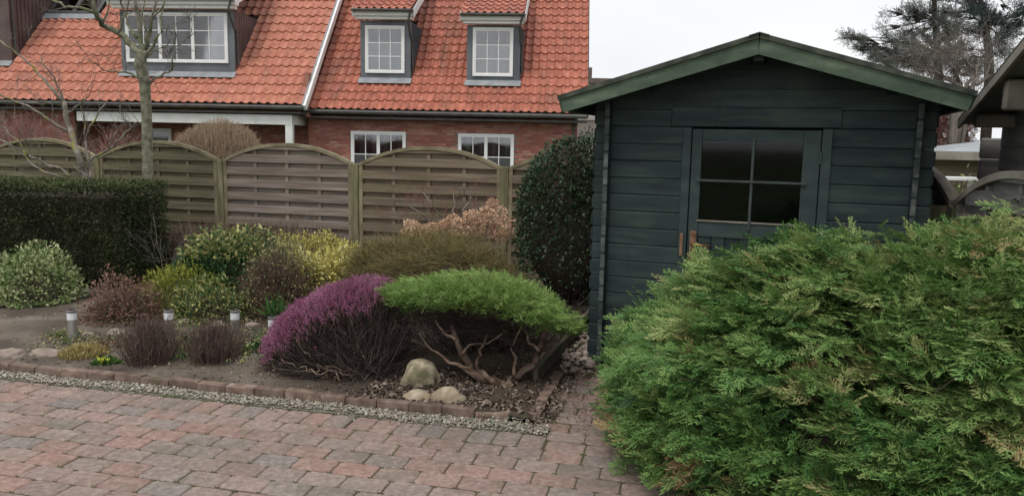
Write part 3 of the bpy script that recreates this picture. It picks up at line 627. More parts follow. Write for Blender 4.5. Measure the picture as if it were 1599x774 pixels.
for d, xs in ((D1, (571, 632, 41, 114)), (D2, (738, 802, 44, 119))):
    v0, l, r, zb, zt = d; dormer(hR, 'R', 0, v0, l, r, zb, zt, .13, OR)
    Fp = OR + vH * v0; a = PL(xs[0], xs[3], Fp, vH); c = PL(xs[1], xs[2], Fp, vH)
    wd = (c - a) @ uH; window(hR, a - vH * .002, wd, c[2] - a[2], 3, 3, 1, blind=.66, label='white three-by-three pane dormer window with pale blind half down' )
# wall, windows
Ow = OR + vH * .42; Ow = np.array([Ow[0], Ow[1], -.1]); wallW = TW * 35 - .25
def wall_rect(x0, x1, y0, y1, Owl):
    a = PL(x0, y1, Owl, vH); c = PL(x1, y0, Owl, vH); return (a - Owl) @ uH, (c - Owl) @ uH, a[2] - Owl[2], c[2] - Owl[2]
W1 = wall_rect(549, 634, 206, 276, Ow); W2 = wall_rect(715, 803, 210, 280, Ow)
brickwork(hR, Ow, wallW, OR[2] + .1 + .1, [W1, W2])
for W_ in (W1, W2): window(hR, Ow + uH * W_[0] + Zv * W_[2] - vH * .002, W_[1] - W_[0], W_[3] - W_[2], 2, 2, 2, blind=.52, curtain=True, label='wide white two-sash ground floor window')
MB().box(OR + vH * .01 - Zv * .24, uH * TW * 35, vH * .40, Zv * .05).obj('soffit', M['gutter'], hR)
MB().tube([OR - vH * .04 - Zv * .06, OR + uH * TW * 35 - vH * .04 - Zv * .08], .06, 8).obj('gutter', M['gutter'], hR)
MB().tube([OR + uH * (TW * 35 - .35) + vH * .0 - Zv * .1, OR + uH * (TW * 35 - .35) + vH * .36 - Zv * .35, OR + uH * (TW * 35 - .35) + vH * .36 - Zv * 2.4], .04, 8).obj('downpipe', M['gutter'], hR)
MB().box(OR + uH * (TW * 35 - .0) - nS * .12 - wS * .03, uH * .035, wS * 7.4, nS * .15).obj('verge_board', M['gutter'], hR)
# gable end and rear of the right house
gp = Ow + uH * wallW; MB().prism([gp + vH * .32 + Zv * 0, gp + vH * 9.6, gp + vH * 9.6 + Zv * (OR[2]), gp + vH * 5 + Zv * (OR[2] + 4.4), gp + vH * .32 + Zv * OR[2]], -uH * .25).obj('gable_wall', M['brick'], hR)
MB().box(OR + wS * 7.38 - nS * .1, uH * TW * 35, (vH - Zv) / 1.414 * 7.4, nS * .0 + (vH + Zv) / 1.414 * .08).obj('rear_roof', M['brown_roof'], hR)
# ---- left house, standing further forward
TW, TL = TWL_, TLL
El = P(475, 164, 21.45); NL = 44; OL = El - uH * TW * NL
hL = thing('brick_house', (OL + uH * 5)[:2].tolist() + [0], 'left house with pale orange tiled roof, wide grey dormer, skylight and white veranda beam', 'house')
slabL = MB().box(OL - wS * .02 - nS * .10, uH * TW * NL, wS * 7.8, nS * .09).obj('roof', M['roof_under'], hL)
D3 = dormer_from(OL, 189, 366, 118, 16, 280); D4 = dormer_from(OL, -150, 14, 100, -60, -60)
sk = [loc(on_roof(x, y, OL), OL) for x, y in ((76, 24), (152, 30), (95, -12))]
sk0 = sk[0][0]; sk1 = sk[1][0]; skw = sk[0][1] * 1.414
holesL = [(D3[1] + .1, D3[2] - .05, D3[0] * 1.414 + .1, (D3[0] + (D3[4] - D3[3])) * 1.414 + .2), (D4[1] + .1, D4[2] - .05, D4[0] * 1.414 + .1, (D4[0] + (D4[4] - D4[3])) * 1.414 + .2), (sk0, sk1, skw - .05, skw + 1.3)]
roof_tiles(slabL, hL, 'L', OL, NL, 20, holesL, 292)
v0, l, r, zb, zt = D3; dormer(hL, 'L', 0, v0, l, r, zb, zt, .16, OL, body='zinc', ribs='brown_clad', facia_h=.22)
MB().box(OL + uH * (r + .002) + vH * (v0 + .04) + Zv * (zb - OL[2] - .05), uH * .012, vH * (zt - zb + .4), Zv * (zt - zb + .04)).obj('cheek_cladding', M['brown_clad'], hL)
Fp = OL + vH * v0; a = PL(199, 97, Fp, vH); c = PL(355, 21, Fp, vH)
window(hL, a - vH * .002, (c - a) @ uH, c[2] - a[2], 2, 3, 3, blind=.64, label='wide white three-sash dormer window')
v0, l, r, zb, zt = D4; dormer(hL, 'L', 0, v0, l, r, zb, zt, .10, OL, body='brown_clad', ribs='brown_clad')
# skylight
so_ = OL + uH * sk0 + wS * skw + nS * .03
skb = MB(); sw_, sh_ = sk1 - sk0, 1.2
for (a, b_, c, d_) in ((0, .09, 0, sh_), (sw_ - .09, sw_, 0, sh_), (.09, sw_ - .09, 0, .1), (.09, sw_ - .09, sh_ - .1, sh_), (sw_ / 2 - .05, sw_ / 2 + .05, .1, sh_ - .1)): skb.box(so_ + uH * a + wS * c, uH * (b_ - a), wS * (d_ - c), nS * .07)
sko = skb.obj('skylight', M['gutter'], hL)
for q in (.09, sw_ / 2 + .05): MB().box(so_ + uH * q + wS * .1 + nS * .03, uH * (sw_ / 2 - .14), wS * (sh_ - .2), nS * .01).obj('pane', M['glass'], sko); MB().box(so_ + uH * q + wS * .1, uH * (sw_ / 2 - .14), wS * (sh_ - .2), nS * .01).obj('dark_panel', M['dark_panel'], sko)  # dark sheet under each pane, room shade put into its colour
MB().box(so_ - wS * .25 - uH * .08 + nS * .02, uH * (sw_ + .16), wS * .26, nS * .025).obj('lead_flashing', M['lead'], sko)
# verge of left house (white board on the right edge)
MB().box(OL + uH * TW * NL - nS * .10 - wS * .10, uH * .07, wS * 7.9, nS * .17).obj('verge_board', M['white'], hL)
MB().box(OL + uH * (TW * NL - .04) + nS * .055 - wS * .10, uH * .038, wS * 7.9, nS * .03).obj('verge_trim', M['lead'], hL)
MB().tube([OL - vH * .04 - Zv * .06, OL + uH * TW * NL - vH * .04 - Zv * .08], .06, 8).obj('gutter', M['gutter'], hL)
MB().box(OL + vH * .01 - Zv * .24, uH * (TW * NL - .1), vH * .5, Zv * .05).obj('soffit', M['gutter'], hL)
Owl = OL + vH * .5; Owl = np.array([Owl[0], Owl[1], -.1]); ul = (PL(118, 200, Owl, vH) - Owl) @ uH
brickwork(hL, Owl, ul, OL[2] + .10, [])
Owr = Owl + vH * 1.3 + uH * ul; brickwork(hL, Owr, TW * NL - ul - .02, OL[2] + .1, [])
Wd = wall_rect(236, 268, 201, 240, Owr); window(hL, Owr + uH * Wd[0] + Zv * Wd[2] - vH * .002, Wd[1] - Wd[0], Wd[3] - Wd[2], 1, 1, 1, curtain=True, label='small window under the veranda')
Ob = OL + vH * .12; b0 = PL(120, 187, Ob, vH); b1 = PL(456, 195, Ob, vH); bt = PL(456, 180, Ob, vH)[2] - b1[2]
vb = MB().box(np.array([b0[0], b0[1], b1[2]]), uH * ((b1 - b0) @ uH), vH * .06, Zv * bt); vb.box(np.array([b1[0], b1[1], b1[2]]) - uH * .06 + vH * .062, uH * .06, vH * 1.2, Zv * bt); vb.obj('veranda_beam', M['white_old'], hL)
p0 = PL(446, 230, Ob + vH * .01, vH); p1 = PL(457, 230, Ob + vH * .01, vH)
MB().box(np.array([p0[0], p0[1], -.1]), uH * ((p1 - p0) @ uH), vH * .14, Zv * (b1[2] + .099)).obj('veranda_post', M['white_old'], hL)
MB().box(Owl + Zv * (OL[2] + .02) + uH * ul, uH * (TW * NL - ul - .1), vH * 1.3, Zv * .03).obj('veranda_ceiling', M['roof_under'], hL)
# side wall of left house seen beyond the post
MB().box(np.array([Owr[0], Owr[1], -.1]) + uH * (TW * NL - ul - .31), uH * .28, vH * .6, Zv * (OL[2] + .0)).obj('side_wall', M['brick'], hL)
MB().box(Owl + uH * (ul - .26) + vH * .05, uH * .26, vH * 1.8, Zv * (OL[2] + .12)).obj('side_wall', M['brick'], hL)
MB().box(OL + uH * (TW * NL - .14) + vH * .5 - Zv * .3, uH * .10, vH * 1.5, Zv * 1.2).obj('gable_wall', M['brick'], hL)
# far buildings glimpsed right of the big roof
fh = thing('far_house', P(940, 200, 60), 'distant white house with flat brown roof peeking between the big roof and shed', 'house')
a = P(905, 122, 60); c = P(1010, 132, 60)
MB().box((a[0], 60, -.1), (c[0] - a[0], 0, 0), (0, 9, 0), (0, 0, c[2] + .1)).obj('wall', M['render'], fh)
MB().box((a[0] - .3, 59.6, c[2] + .002), (c[0] - a[0] + .6, 0, 0), (0, 9.8, 0), (0, 0, .36)).obj('roof', M['brown_roof'], fh)
MB().box((P(918, 120, 60)[0] - .1, 61, c[2] + .36), (.5, 0, 0), (0, .5, 0), (0, 0, .9)).obj('chimney', M['brown_roof'], fh)
fg = thing('garage', P(905, 200, 26), 'low pale rendered garage beyond the fence, between tiled roof and shed eave', 'garage')
a = P(880, 187, 27); c = P(960, 187, 27)
MB().box((a[0], 27, -.1), (c[0] - a[0] + 2, 0, 0), (0, 5, 0), (0, 0, a[2] + .1)).obj('wall', M['render'], fg)
MB().box((a[0] - .1, 26.9, a[2] + .002), (c[0] - a[0] + 2.2, 0, 0), (0, 5.2, 0), (0, 0, .12)).obj('roof_edge', M['white_old'], fg)

# ================================================================ FENCES
def arc_z(x, W, zs, za):
    h = za - zs; R_ = (W * W / 4 + h * h) / (2 * h); return za - R_ + math.sqrt(max(0, R_ * R_ - (x - W / 2) ** 2))
def fence_panel(parent, o, d, W, zs, za, mat, capmat, back=None, z0=.04):
    """woven panel from o along horizontal unit d; arch from side height zs to apex za"""
    nr = np.cross(d, Zv); nr = nr / np.linalg.norm(nr)      # faces the viewer when d points right
    fr = MB(); t = .045
    for x in (0, W - t): fr.box(o + d * x - nr * .03 + Zv * z0, d * t, nr * .06, Zv * (arc_z(x + (t if x == 0 else 0), W, zs, za) - z0 - .01))
    N = 22
    for i in range(N):
        xa, xb = W * i / N, W * (i + 1) / N; za_, zb_ = arc_z(xa, W, zs, za), arc_z(xb, W, zs, za)
        p = o + d * xa + Zv * (za_ - .02) - nr * .035; q = o + d * xb + Zv * (zb_ - .02) - nr * .035
        fr.prism([p, q, q + Zv * .042, p + Zv * .042], nr * .07)
    pn = fr.obj('fence_panel', capmat, parent)
    for x in (W * .25, W * .5, W * .75):
        MB().box(o + d * (x - .022) - nr * .011 + Zv * z0, d * .044, nr * .022, Zv * (arc_z(x, W, zs, za) - z0 - .03)).obj('batten', mat, pn)
    z = z0; k = 0
    while z < za - .04:
        zt = z + .098; off = .013 if k % 2 == 0 else -.024; xs = np.linspace(t, W - t, 15); cols = []
        for x in xs:
            top = min(zt, arc_z(x, W, zs, za) - .02)
            if top > z + .004: cols.append((x, top))
        if len(cols) > 1:
            b = MB(); wv = rnd.uniform(-.002, .002)
            lo = [o + d * x + Zv * (z + wv) + nr * off for x, tp in cols]; hi = [o + d * x + Zv * tp + nr * off for x, tp in cols]
            n = len(cols); b.v += lo + hi + [p + nr * .012 for p in lo] + [p + nr * .012 for p in hi]
            for i in range(n - 1):
                b.f += [(i + 1, i, n + i, n + i + 1), (2 * n + i, 2 * n + i + 1, 3 * n + i + 1, 3 * n + i), (n + i, 3 * n + i, 3 * n + i + 1, n + i + 1), (i, i + 1, 2 * n + i + 1, 2 * n + i)]
            b.obj('slat', mat, pn)
        z += .080; k += 1
    return pn
def fence_post(parent, p, d, zt, mat, w_=.09):
    nr = norm(np.cross(d, Zv)); b = MB(); o = p - d * w_ / 2 - nr * w_ / 2 - Zv * .15
    b.box(o, d * w_, nr * w_, Zv * (zt + .15)); return b.obj('fence_post', mat, parent, bevel=.006)
ft = math.atan(.26); fd = np.array([math.cos(ft), -math.sin(ft), 0]); Fo = P(345, 247, 10.07); Fo = np.array([Fo[0], Fo[1], 0])
fence = thing('garden_fence', Fo, 'wooden lattice-woven fence of arched panels behind the flower bed, between hedge and holly', 'fence')
mats = {-3: 'fence_green', -2: 'fence_green', -1: 'fence_green', 0: 'fence_pink', 1: 'fence_brown', 2: 'fence_brown', 3: 'fence_brown'}
for k in range(-3, 5):
    fence_post(fence, Fo + fd * 1.89 * k, fd, 1.345 + rnd.uniform(-.01, .01), M['post'])
    if k < 4:
        pn = fence_panel(fence, Fo + fd * (1.89 * k + .05), fd, 1.79, 1.325, 1.545, M[mats[k]], M['cap'])
        if k == 0: pn['label'] = 'pinkish grey arched panel with wide bare slats'
        if k == 1: pn['label'] = 'brown arched panel with green algae patches'
        if k == -1: pn['label'] = 'algae green arched panel behind the bare tree'
# right fence running back beside the shed
Pr = P(1495, 318, 5.05); Pr0 = np.array([Pr[0], Pr[1], 0]); rd = norm(np.array([-.2, -.98, 0])); zs = Pr[2] - .0
fr2 = thing('garden_fence', Pr0, 'grey arched fence squeezed between the green shed and the grey log cabin', 'fence')
fence_post(fr2, Pr0, rd, zs - .02, M['post'], .07); fence_post(fr2, Pr0 - rd * 1.89, rd, zs, M['post'], .07); fence_post(fr2, Pr0 + rd * 1.89, rd, zs, M['post'], .07)
fence_panel(fr2, Pr0 - rd * 1.85, rd, 1.80, zs, zs + .22, M['grey_wood'], M['grey_trim'])
fence_panel(fr2, Pr0 + rd * .04, rd, 1.80, zs, zs + .22, M['grey_wood'], M['grey_trim'])

a = P(1438, 352, 5.2); c = P(1489, 322, 5.12)
MB().box(np.array([a[0], 5.2, a[2] - .3]), (c[0] - a[0], -.06, 0), (0, .02, 0), (0, 0, c[2] - a[2] + .3)).obj('fence_board', M['post'], fr2)
# ================================================================ GREEN SHED
SA = math.radians(20.25); us = np.array([math.cos(SA), -math.sin(SA), 0]); vs = np.array([math.sin(SA), math.cos(SA), 0])
So = np.array([.68, 5.64, 0.0]); Wsh = 1.972; Dsh = 2.0
def sp(x, y, off=0.0):
    q = PL(x, y, So - vs * off, vs); return (q - So) @ us, q[2]
shed = thing('garden_shed', So + us * 1, 'dark green log shed with a four-pane window in its door', 'shed')
PB = .12; zj = lambda k: .088 + PB * k - .12     # board joints at .. 1.648, 1.768, 1.888
T = .034
def board(x0, x1, z0, z1, off=0.0, name='board', mat=None, t=T, par=None, nbev=.007, clipf=None):
    b = MB()
    c = nbev; prof = [(0, z0 + .0002 + c), (c, z0 + .0002), (t, z0 + .0002), (t, z1 - .0002), (c, z1 - .0002), (0, z1 - .0002 - c)]   # (depth, z) outer face first
    pts = [So + us * x0 + vs * (off + dd) + Zv * zz for dd, zz in prof]
    b.prism(pts, us * (x1 - x0)); return b.obj(name, mat or M['shed'], par or shed)
ax_, az_ = 1.016, 2.30    # apex along the front
half = Wsh / 2; cx = Wsh / 2; slope = .2957
AP = 2.305   # height of the roof underside at the wall plane ridge
cxr = 1.005
def roofz(x): return AP - abs(x - cxr) * slope
dx0, _ = sp(1063, 300); dx1, _ = sp(1296, 260)      # door frame outer edges
ext = .10
for k in range(16):
    z0, z1 = zj(k), zj(k + 1)
    if k == 15: z1 = 1.888
    for (a, b_) in ((-ext, dx0 - .002), (dx1 + .002, Wsh + ext)):
        if z0 > 1.76:
            if a < 0: b_ = sp(1049, 180)[0]
            else: a = sp(1315, 180)[0]
        board(a, b_, z0, z1)
# lintel plank, proud of the wall, and gable boards cut to the roof slope
l0, lz0 = sp(1049, 195); l1, _ = sp(1314, 195)
board(l0 + .002, l1 - .002, 1.770, 1.905, off=-.012, t=.05, name='board')
def gable(z0, z1, xl, xr, off=0.0, back=True):
    if back: gable(z0, z1, xl, xr, Dsh + .002, False)
    def lim(z): return (AP - z) / slope
    a0, b0 = max(xl, cxr - lim(z0)), min(xr, cxr + lim(z0)); a1, b1 = max(xl, cxr - lim(z1)), min(xr, cxr + lim(z1))
    if lim(z1) <= 0: a1 = b1 = cxr
    pts = [(a0, z0), (b0, z0)] 
    if b1 < b0 - .01 and xr > cxr + lim(z0) - .2 and b1 - a1 < b0 - a0: pass
    pts += [(b1, z1), (a1, z1)]
    b = MB(); b.prism([So + us * x + vs * off + Zv * z for x, z in pts], vs * T); b.obj('board', M['shed'], shed)
for (a, b_) in ((-.05, dx0), (dx1, Wsh + .05)): MB().box(So + us * a + vs * (T + .001) + Zv * .02, us * (b_ - a), vs * .006, Zv * 1.90).obj('light_block_sheet', M['bark_dark'], shed)  # added dark sheet that stops light showing through the board joints
gable(1.8885, 2.017, -.12, Wsh + .12); gable(2.019, 2.155, -.02, Wsh + .02); gable(2.157, AP - .012, -.02, Wsh + .02)
# side walls: boards with ends showing in front
for (xs_, sgn) in ((0.0, -1), (Wsh, 1)):
    for k in range(17):
        z0 = zj(k) - .06; z1 = z0 + PB
        if z0 < 0: z0 = 0.0
        if z1 > 1.90: z1 = 1.93
        b = MB(); x0 = xs_ - .017; c = .006
        prof = [(x0 + c, z0 + .001), (x0 + .034 - c, z0 + .001), (x0 + .034, z0 + c), (x0 + .034, z1 - c), (x0 + .034 - c, z1 - .001), (x0 + c, z1 - .001), (x0, z1 - c), (x0, z0 + c)]
        jt = rnd.uniform(-.004, .004)
        b.prism([So + us * x + Zv * z + vs * (-.085 + jt) for x, z in prof], vs * (Dsh + .17)); b.obj('side_board', M['shed'], shed)
        # bare weathered end grain
        b = MB(); b.prism([So + us * (x * .9 + xs_ * .1) + Zv * (z0 + (z - z0) * .86 + .008) + vs * (-.0865 + jt) for x, z in prof], vs * .0012); b.obj('board_end', M['shed_end'], shed)
for k in range(8): board(-ext, Wsh + ext, .12 * 2 * k, .12 * 2 * (k + 1), off=Dsh, name='rear_board')
# notch blocks: rounded outer ends of the front boards
for (xs_, sg) in ((-ext, -1), (Wsh + ext, 1)):
    b = MB()
    for k in range(16):
        z0, z1 = zj(k) + .014, min(zj(k + 1), 1.888) - .014
        b.box(So + us * (xs_ if sg > 0 else xs_ - .012) - vs * .002 + Zv * z0, us * .012, vs * .038, Zv * (z1 - z0))
    b.obj('board_nose', M['shed'], shed, bevel=.005)
# roof
ovf, ovb = .30, .15; xl = -.27; xr = 2.20
ridge = So + us * cxr - vs * ovf + Zv * (AP + .004)
for (xe, sg) in ((xl, -1), (xr, 1)):
    e = So + us * xe - vs * ovf + Zv * (AP + .004 - abs(xe - cxr) * slope); L_ = e - ridge; nn = norm(np.cross(vs, L_)); nn = nn if nn[2] > 0 else -nn
    # tongue and groove roof deck: single boards seen from below
    nb = 14; ll = np.linalg.norm(L_); du = L_ / ll
    dk = MB()
    for i in range(nb):
        dk.box(ridge + du * (ll * i / nb + .001), du * (ll / nb - .003), vs * (Dsh + ovf + ovb), nn * .018)
    dk.obj('roof_deck', M['shed_trim'], shed)
    MB().box(ridge + nn * .020 - vs * .028, L_ * 1.012, vs * (Dsh + ovf + ovb + .05), nn * .012).obj('roof_felt', M['felt'], shed)
    # barge board + thin upper trim
    MB().prism([ridge - vs * .024 + nn * .012, ridge - vs * .024 + nn * .012 + L_ * 1.004, ridge - vs * .024 + L_ * 1.004 - nn * .085, ridge - vs * .024 - Zv * .095], vs * .022).obj('barge_board', M['barge'], shed)
    MB().prism([ridge - vs * .040 + nn * .034, ridge - vs * .040 + nn * .034 + L_ * 1.012, ridge - vs * .040 + L_ * 1.012 + nn * .004, ridge - vs * .040 + nn * .004], vs * .014).obj('verge_trim', M['felt'], shed)
    MB().box(e + du * .004 - nn * .07, du * .018, vs * (Dsh + ovf + ovb), nn * .085).obj('eave_board', M['barge'], shed)
MB().box(So + us * (cxr - .03) - vs * (ovf - .03) + Zv * (AP - .125), us * .06, vs * (Dsh + ovf), Zv * .10).obj('ridge_beam', M['shed'], shed)
for q in (.25, Wsh - .20): MB().box(So + us * (q) - vs * (ovf - .04) + Zv * (roofz(q + .02) - .085), us * .045, vs * (Dsh + ovf), Zv * .07).obj('purlin', M['shed'], shed)
MB().prism([ridge - vs * .052 + us * x + Zv * z for x, z in ((-.06, .012), (0, .030), (.06, .012), (.06, .020), (0, .038), (-.06, .020))], vs * (Dsh + ovf + ovb + .08)).obj('ridge_cap', M['felt'], shed)
# door
df = MB(); ztop = 1.768
lx0, _ = sp(1063, 300); lx1, _ = sp(1076, 300); rx0, _ = sp(1281, 260); rx1, _ = sp(1297, 260)
df.box(So + us * lx0 - vs * .022, us * (lx1 - lx0), vs * .06, Zv * (ztop - .002)); df.box(So + us * rx0 - vs * .022, us * (rx1 - rx0), vs * .06, Zv * (ztop - .002))
df.obj('door_frame', M['shed_trim'], shed, bevel=.003)
gx0, gz1 = sp(1097, 220); gx1, _ = sp(1255, 225); _, gz0 = sp(1092, 343); 
d0, d1 = lx1 + .006, rx0 - .006
dr = MB(); tz = ztop - .012; th = .036; fo = -.012
dr.box(So + us * d0 + vs * fo + Zv * .06, us * (gx0 - d0), vs * th, Zv * (tz - .06)); dr.box(So + us * gx1 + vs * fo + Zv * .06, us * (d1 - gx1), vs * th, Zv * (tz - .06))
dr.box(So + us * (gx0 + .001) + vs * (fo + .002) + Zv * gz1, us * (gx1 - gx0 - .002), vs * (th - .004), Zv * (tz - gz1)); 
dr.box(So + us * (gx0 + .001) + vs * (fo + .002) + Zv * (gz0 - .115), us * (gx1 - gx0 - .002), vs * (th - .004), Zv * .115)
dr.box(So + us * (gx0 + .001) + vs * (fo + .002) + Zv * .06, us * (gx1 - gx0 - .002), vs * (th - .004), Zv * .12)
door = dr.obj('door', M['shed_trim'], shed, bevel=.002)
nb = 7; bw = (gx1 - gx0) / nb
for i in range(nb): MB().box(So + us * (gx0 + bw * i + .002) + vs * (fo + .012) + Zv * .17, us * (bw - .004), vs * .014, Zv * (gz0 - .115 - .17)).obj('door_plank', M['shed'], door, bevel=.003)
mxx, _ = sp(1174, 280); _, mzz = sp(1174, 284)
mu = MB(); mu.box(So + us * (mxx - .009) - vs * .026 + Zv * (gz0 - .055), us * .018, vs * .016, Zv * (gz1 - gz0 + .075)); mu.obj('muntin', M['glass_muntin'], door, bevel=.002)
sx0, _ = sp(1088, 284); sx1, _ = sp(1259, 287)
MB().box(So + us * sx0 - vs * .034 + Zv * (mzz - .008), us * (sx1 - sx0), vs * .012, Zv * .016).obj('muntin', M['glass_muntin'], door, bevel=.002)
MB().box(So + us * (gx0 - .01) - vs * .020 + Zv * (gz0 - .008), us * (gx1 - gx0 + .02), vs * .012, Zv * .010).obj('sill_bead', M['grey_trim'], door)
for (a, b_) in ((gx0, mxx), (mxx, gx1)):
    for (c, d_) in ((gz0, mzz), (mzz, gz1)): MB().box(So + us * (a + .002) + vs * .0 + Zv * (c + .002), us * (b_ - a - .004), vs * .004, Zv * (d_ - c - .004)).obj('pane', M['dusty_glass'], door)
hx, hz = sp(1082, 380)
MB().box(So + us * (hx - .022) - vs * .022 + Zv * (hz - .10), us * .044, vs * .010, Zv * .19).obj('handle_plate', M['rust'], door, bevel=.003)
MB().box(So + us * (lx0 + .012) - vs * .030 + Zv * (hz - .09), us * .022, vs * .010, Zv * .16).obj('strike_plate', M['rust'], shed, bevel=.003)
MB().tube([So + us * hx - vs * .02 + Zv * hz, So + us * hx - vs * .065 + Zv * hz, So + us * (hx + .03) - vs * .072 + Zv * (hz + .002), So + us * (hx + .125) - vs * .068 + Zv * (hz - .003)], [.010, .010, .009, .007], 8).obj('handle', M['brass'], door, smooth=True)
for zz in (1.58, .35): MB().tube([So + us * (rx0 - .002) - vs * .026 + Zv * (zz - .04), So + us * (rx0 - .002) - vs * .026 + Zv * (zz + .04)], .009, 8).obj('hinge', M['shed_trim'], door)
# shed interior: floor and a few dim shapes keep the windows honest
MB().box(So + us * .05 + vs * .05 + Zv * .01, us * (Wsh - .1), vs * (Dsh - .1), Zv * .03).obj('shed_floor', M['plank'], shed)

# ================================================================ GREY LOG CABIN on the right edge
cab = thing('log_cabin', P(1560, 300, 5.6) * [1, 1, 0], 'weathered grey log cabin cut off by the right edge of the photo', 'cabin')
Co = P(1552, 250, 5.6); Co = np.array([Co[0], Co[1], 0.0]); cn = us   # the gable wall faces the fence and runs along vs
vo = Co - us * .25; Av = PL(1532, 156, vo, us); Bv = PL(1599, 76, vo, us); vd = norm(Bv - Av)      # verge line rising towards the viewer
hv = norm(np.array([vd[0], vd[1], 0])); tb_ = vd[2] / (vd @ hv)
def cab_z(t): return Av[2] + tb_ * t - .03       # t = metres towards the viewer from Av
tA = (Co - Av) @ hv; tR = 2.1
ro = lambda t: Av[2] + tb_ * t - .004
for k in range(17):
    z0 = .02 + .15 * k; z1 = z0 + .149; ts, te = max(tA - .27, -.60), tR + .3
    if ro(te) < z0 + .02: break
    if ro(ts) < z0: ts = (z0 - (Av[2] - .004)) / tb_
    pts = [(ts, z0), (te, z0)]
    if ro(te) > z1: pts += [(te, z1), (max(ts, (z1 - (Av[2] - .004)) / tb_), z1)]
    else: pts += [(te, ro(te))]
    if ro(ts) > z0 + .01 and ro(ts) < z1: pts += [(ts, ro(ts))]
    o_ = np.array([Co[0], Co[1], 0]) - hv * tA
    MB().prism([o_ + hv * t + Zv * z for t, z in pts], cn * .044).obj('log_board', M['grey_wood'], cab, bevel=.007)
    if z0 + .216 < ro(tA) + .02: MB().box(Co - cn * .09 + Zv * (z0 + .07), cn * 2.2, vs * .044, Zv * .146).obj('cross_board', M['grey_wood'], cab, bevel=.012)
sb = Av - hv * .62 - Zv * tb_ * .62; rn = norm(np.cross(hv + Zv * tb_, us)); rn = rn if rn[2] > 0 else -rn; Ls = (tR + .62)
MB().box(sb, us * 2.6, (hv + Zv * tb_) * Ls, rn * .02).obj('roof_deck', M['grey_wood'], cab)
MB().box(sb + rn * .022 - us * .02, us * 2.6, (hv + Zv * tb_) * Ls, rn * .014).obj('roof_felt', M['felt'], cab)
MB().box(sb - us * .020 - rn * .03, us * .018, (hv + Zv * tb_) * Ls, rn * .05).obj('barge_board', M['grey_trim'], cab)
for tt_, ph in ((-.34, .085), (.42, .17)): MB().box(Av + hv * tt_ + Zv * (tb_ * tt_ - ph - .005) + us * .03, us * 2.2, hv * .09, Zv * ph).obj('purlin', M['grey_trim'], cab, bevel=.01)
# pavilion behind: pale low roof over brown boards
pv = thing('lean_to', P(1485, 300, 9.5) * [1, 1, 0], 'low garden lean-to with pale grey roof seen through the gap right of the shed', 'shed')
a = P(1446, 246, 9.4); c = P(1800, 248, 8.7); a = np.array([a[0], a[1], a[2]]); c = np.array([c[0], c[1], a[2]]); dd_ = c - a; bk = norm(np.array([.35, 1, 0]))
MB().prism([a, c, c + bk * 2.2 + Zv * .36, a + bk * 1.2 + Zv * .05], Zv * .05).obj('roof', M['pale_roof'], pv)
MB().box(a - bk * .03 - Zv * .02 - norm(dd_) * .02, dd_ * 1.02, bk * .028, Zv * .10).obj('fascia', M['grey_trim'], pv)
nbp = 12
for i in range(9): MB().box(a + bk * .25 + Zv * (-a[2] + .05 + .165 * i), dd_, bk * .03, Zv * .160).obj('wall_board', M['fence_brown'], pv)
tb = thing('garden_table', P(1480, 300, 8.2) * [1, 1, 0], 'small pale slatted table standing below the lean-to roof', 'table')
a = P(1462, 278, 8.4); MB().box(a - Zv * .02, (.55, 0, 0), (0, .3, 0), (0, 0, .03)).obj('tabletop', M['white_old'], tb)
for q in ((.02, .02), (.50, .02), (.02, .25), (.50, .25)): MB().box((a[0] + q[0], a[1] + q[1], 0), (.03, 0, 0), (0, .03, 0), (0, 0, a[2] - .022)).obj('leg', M['white_old'], tb)

# ================================================================ PLANTS
LEAF = [leafT(.5), leafT(.42, .16, .16), leafT(.58, .08, .05)]
NEEDLE = [bladeT(.16), bladeT(.12, .3)]
def dome_pts(n, c, r, lo=.6, seed=0, lump=.14, zmin=-.15, freq=2.6, pw=1.0):
    """points through the outer volume of a lumpy dome; c = centre of its base, r = half sizes (rx, ry, height)"""
    d = norm(rng.normal(size=(int(n * 2.2), 3))); d = d[d[:, 2] > zmin][:n]
    k = 1 + lump * noise3(d, freq, seed) + lump * .4 * noise3(d, freq * 3, seed + 1)
    rf = (lo + (1 - lo) * rng.random(len(d)) ** .6)
    q = d.copy(); q[:, 2] = np.sign(q[:, 2]) * np.abs(q[:, 2]) ** pw
    p = np.array(c, float) + q * np.array(r) * (k * rf)[:, None]
    p[:, 2] = np.maximum(p[:, 2], c[2] + .015)
    return p, norm(d / np.array(r)), rf
def stems_to(base, ends, wd, spread=.04, tint=None, arch=.0):
    n = len(ends); b = np.array(base, float) + np.concatenate([rng.normal(size=(n, 2)) * spread, np.zeros((n, 1))], 1)
    mid = b * .45 + ends * .55 + rng.normal(size=(n, 3)) * .025; mid[:, 2] += arch
    return strip(b, ends, wd, mid, tint)
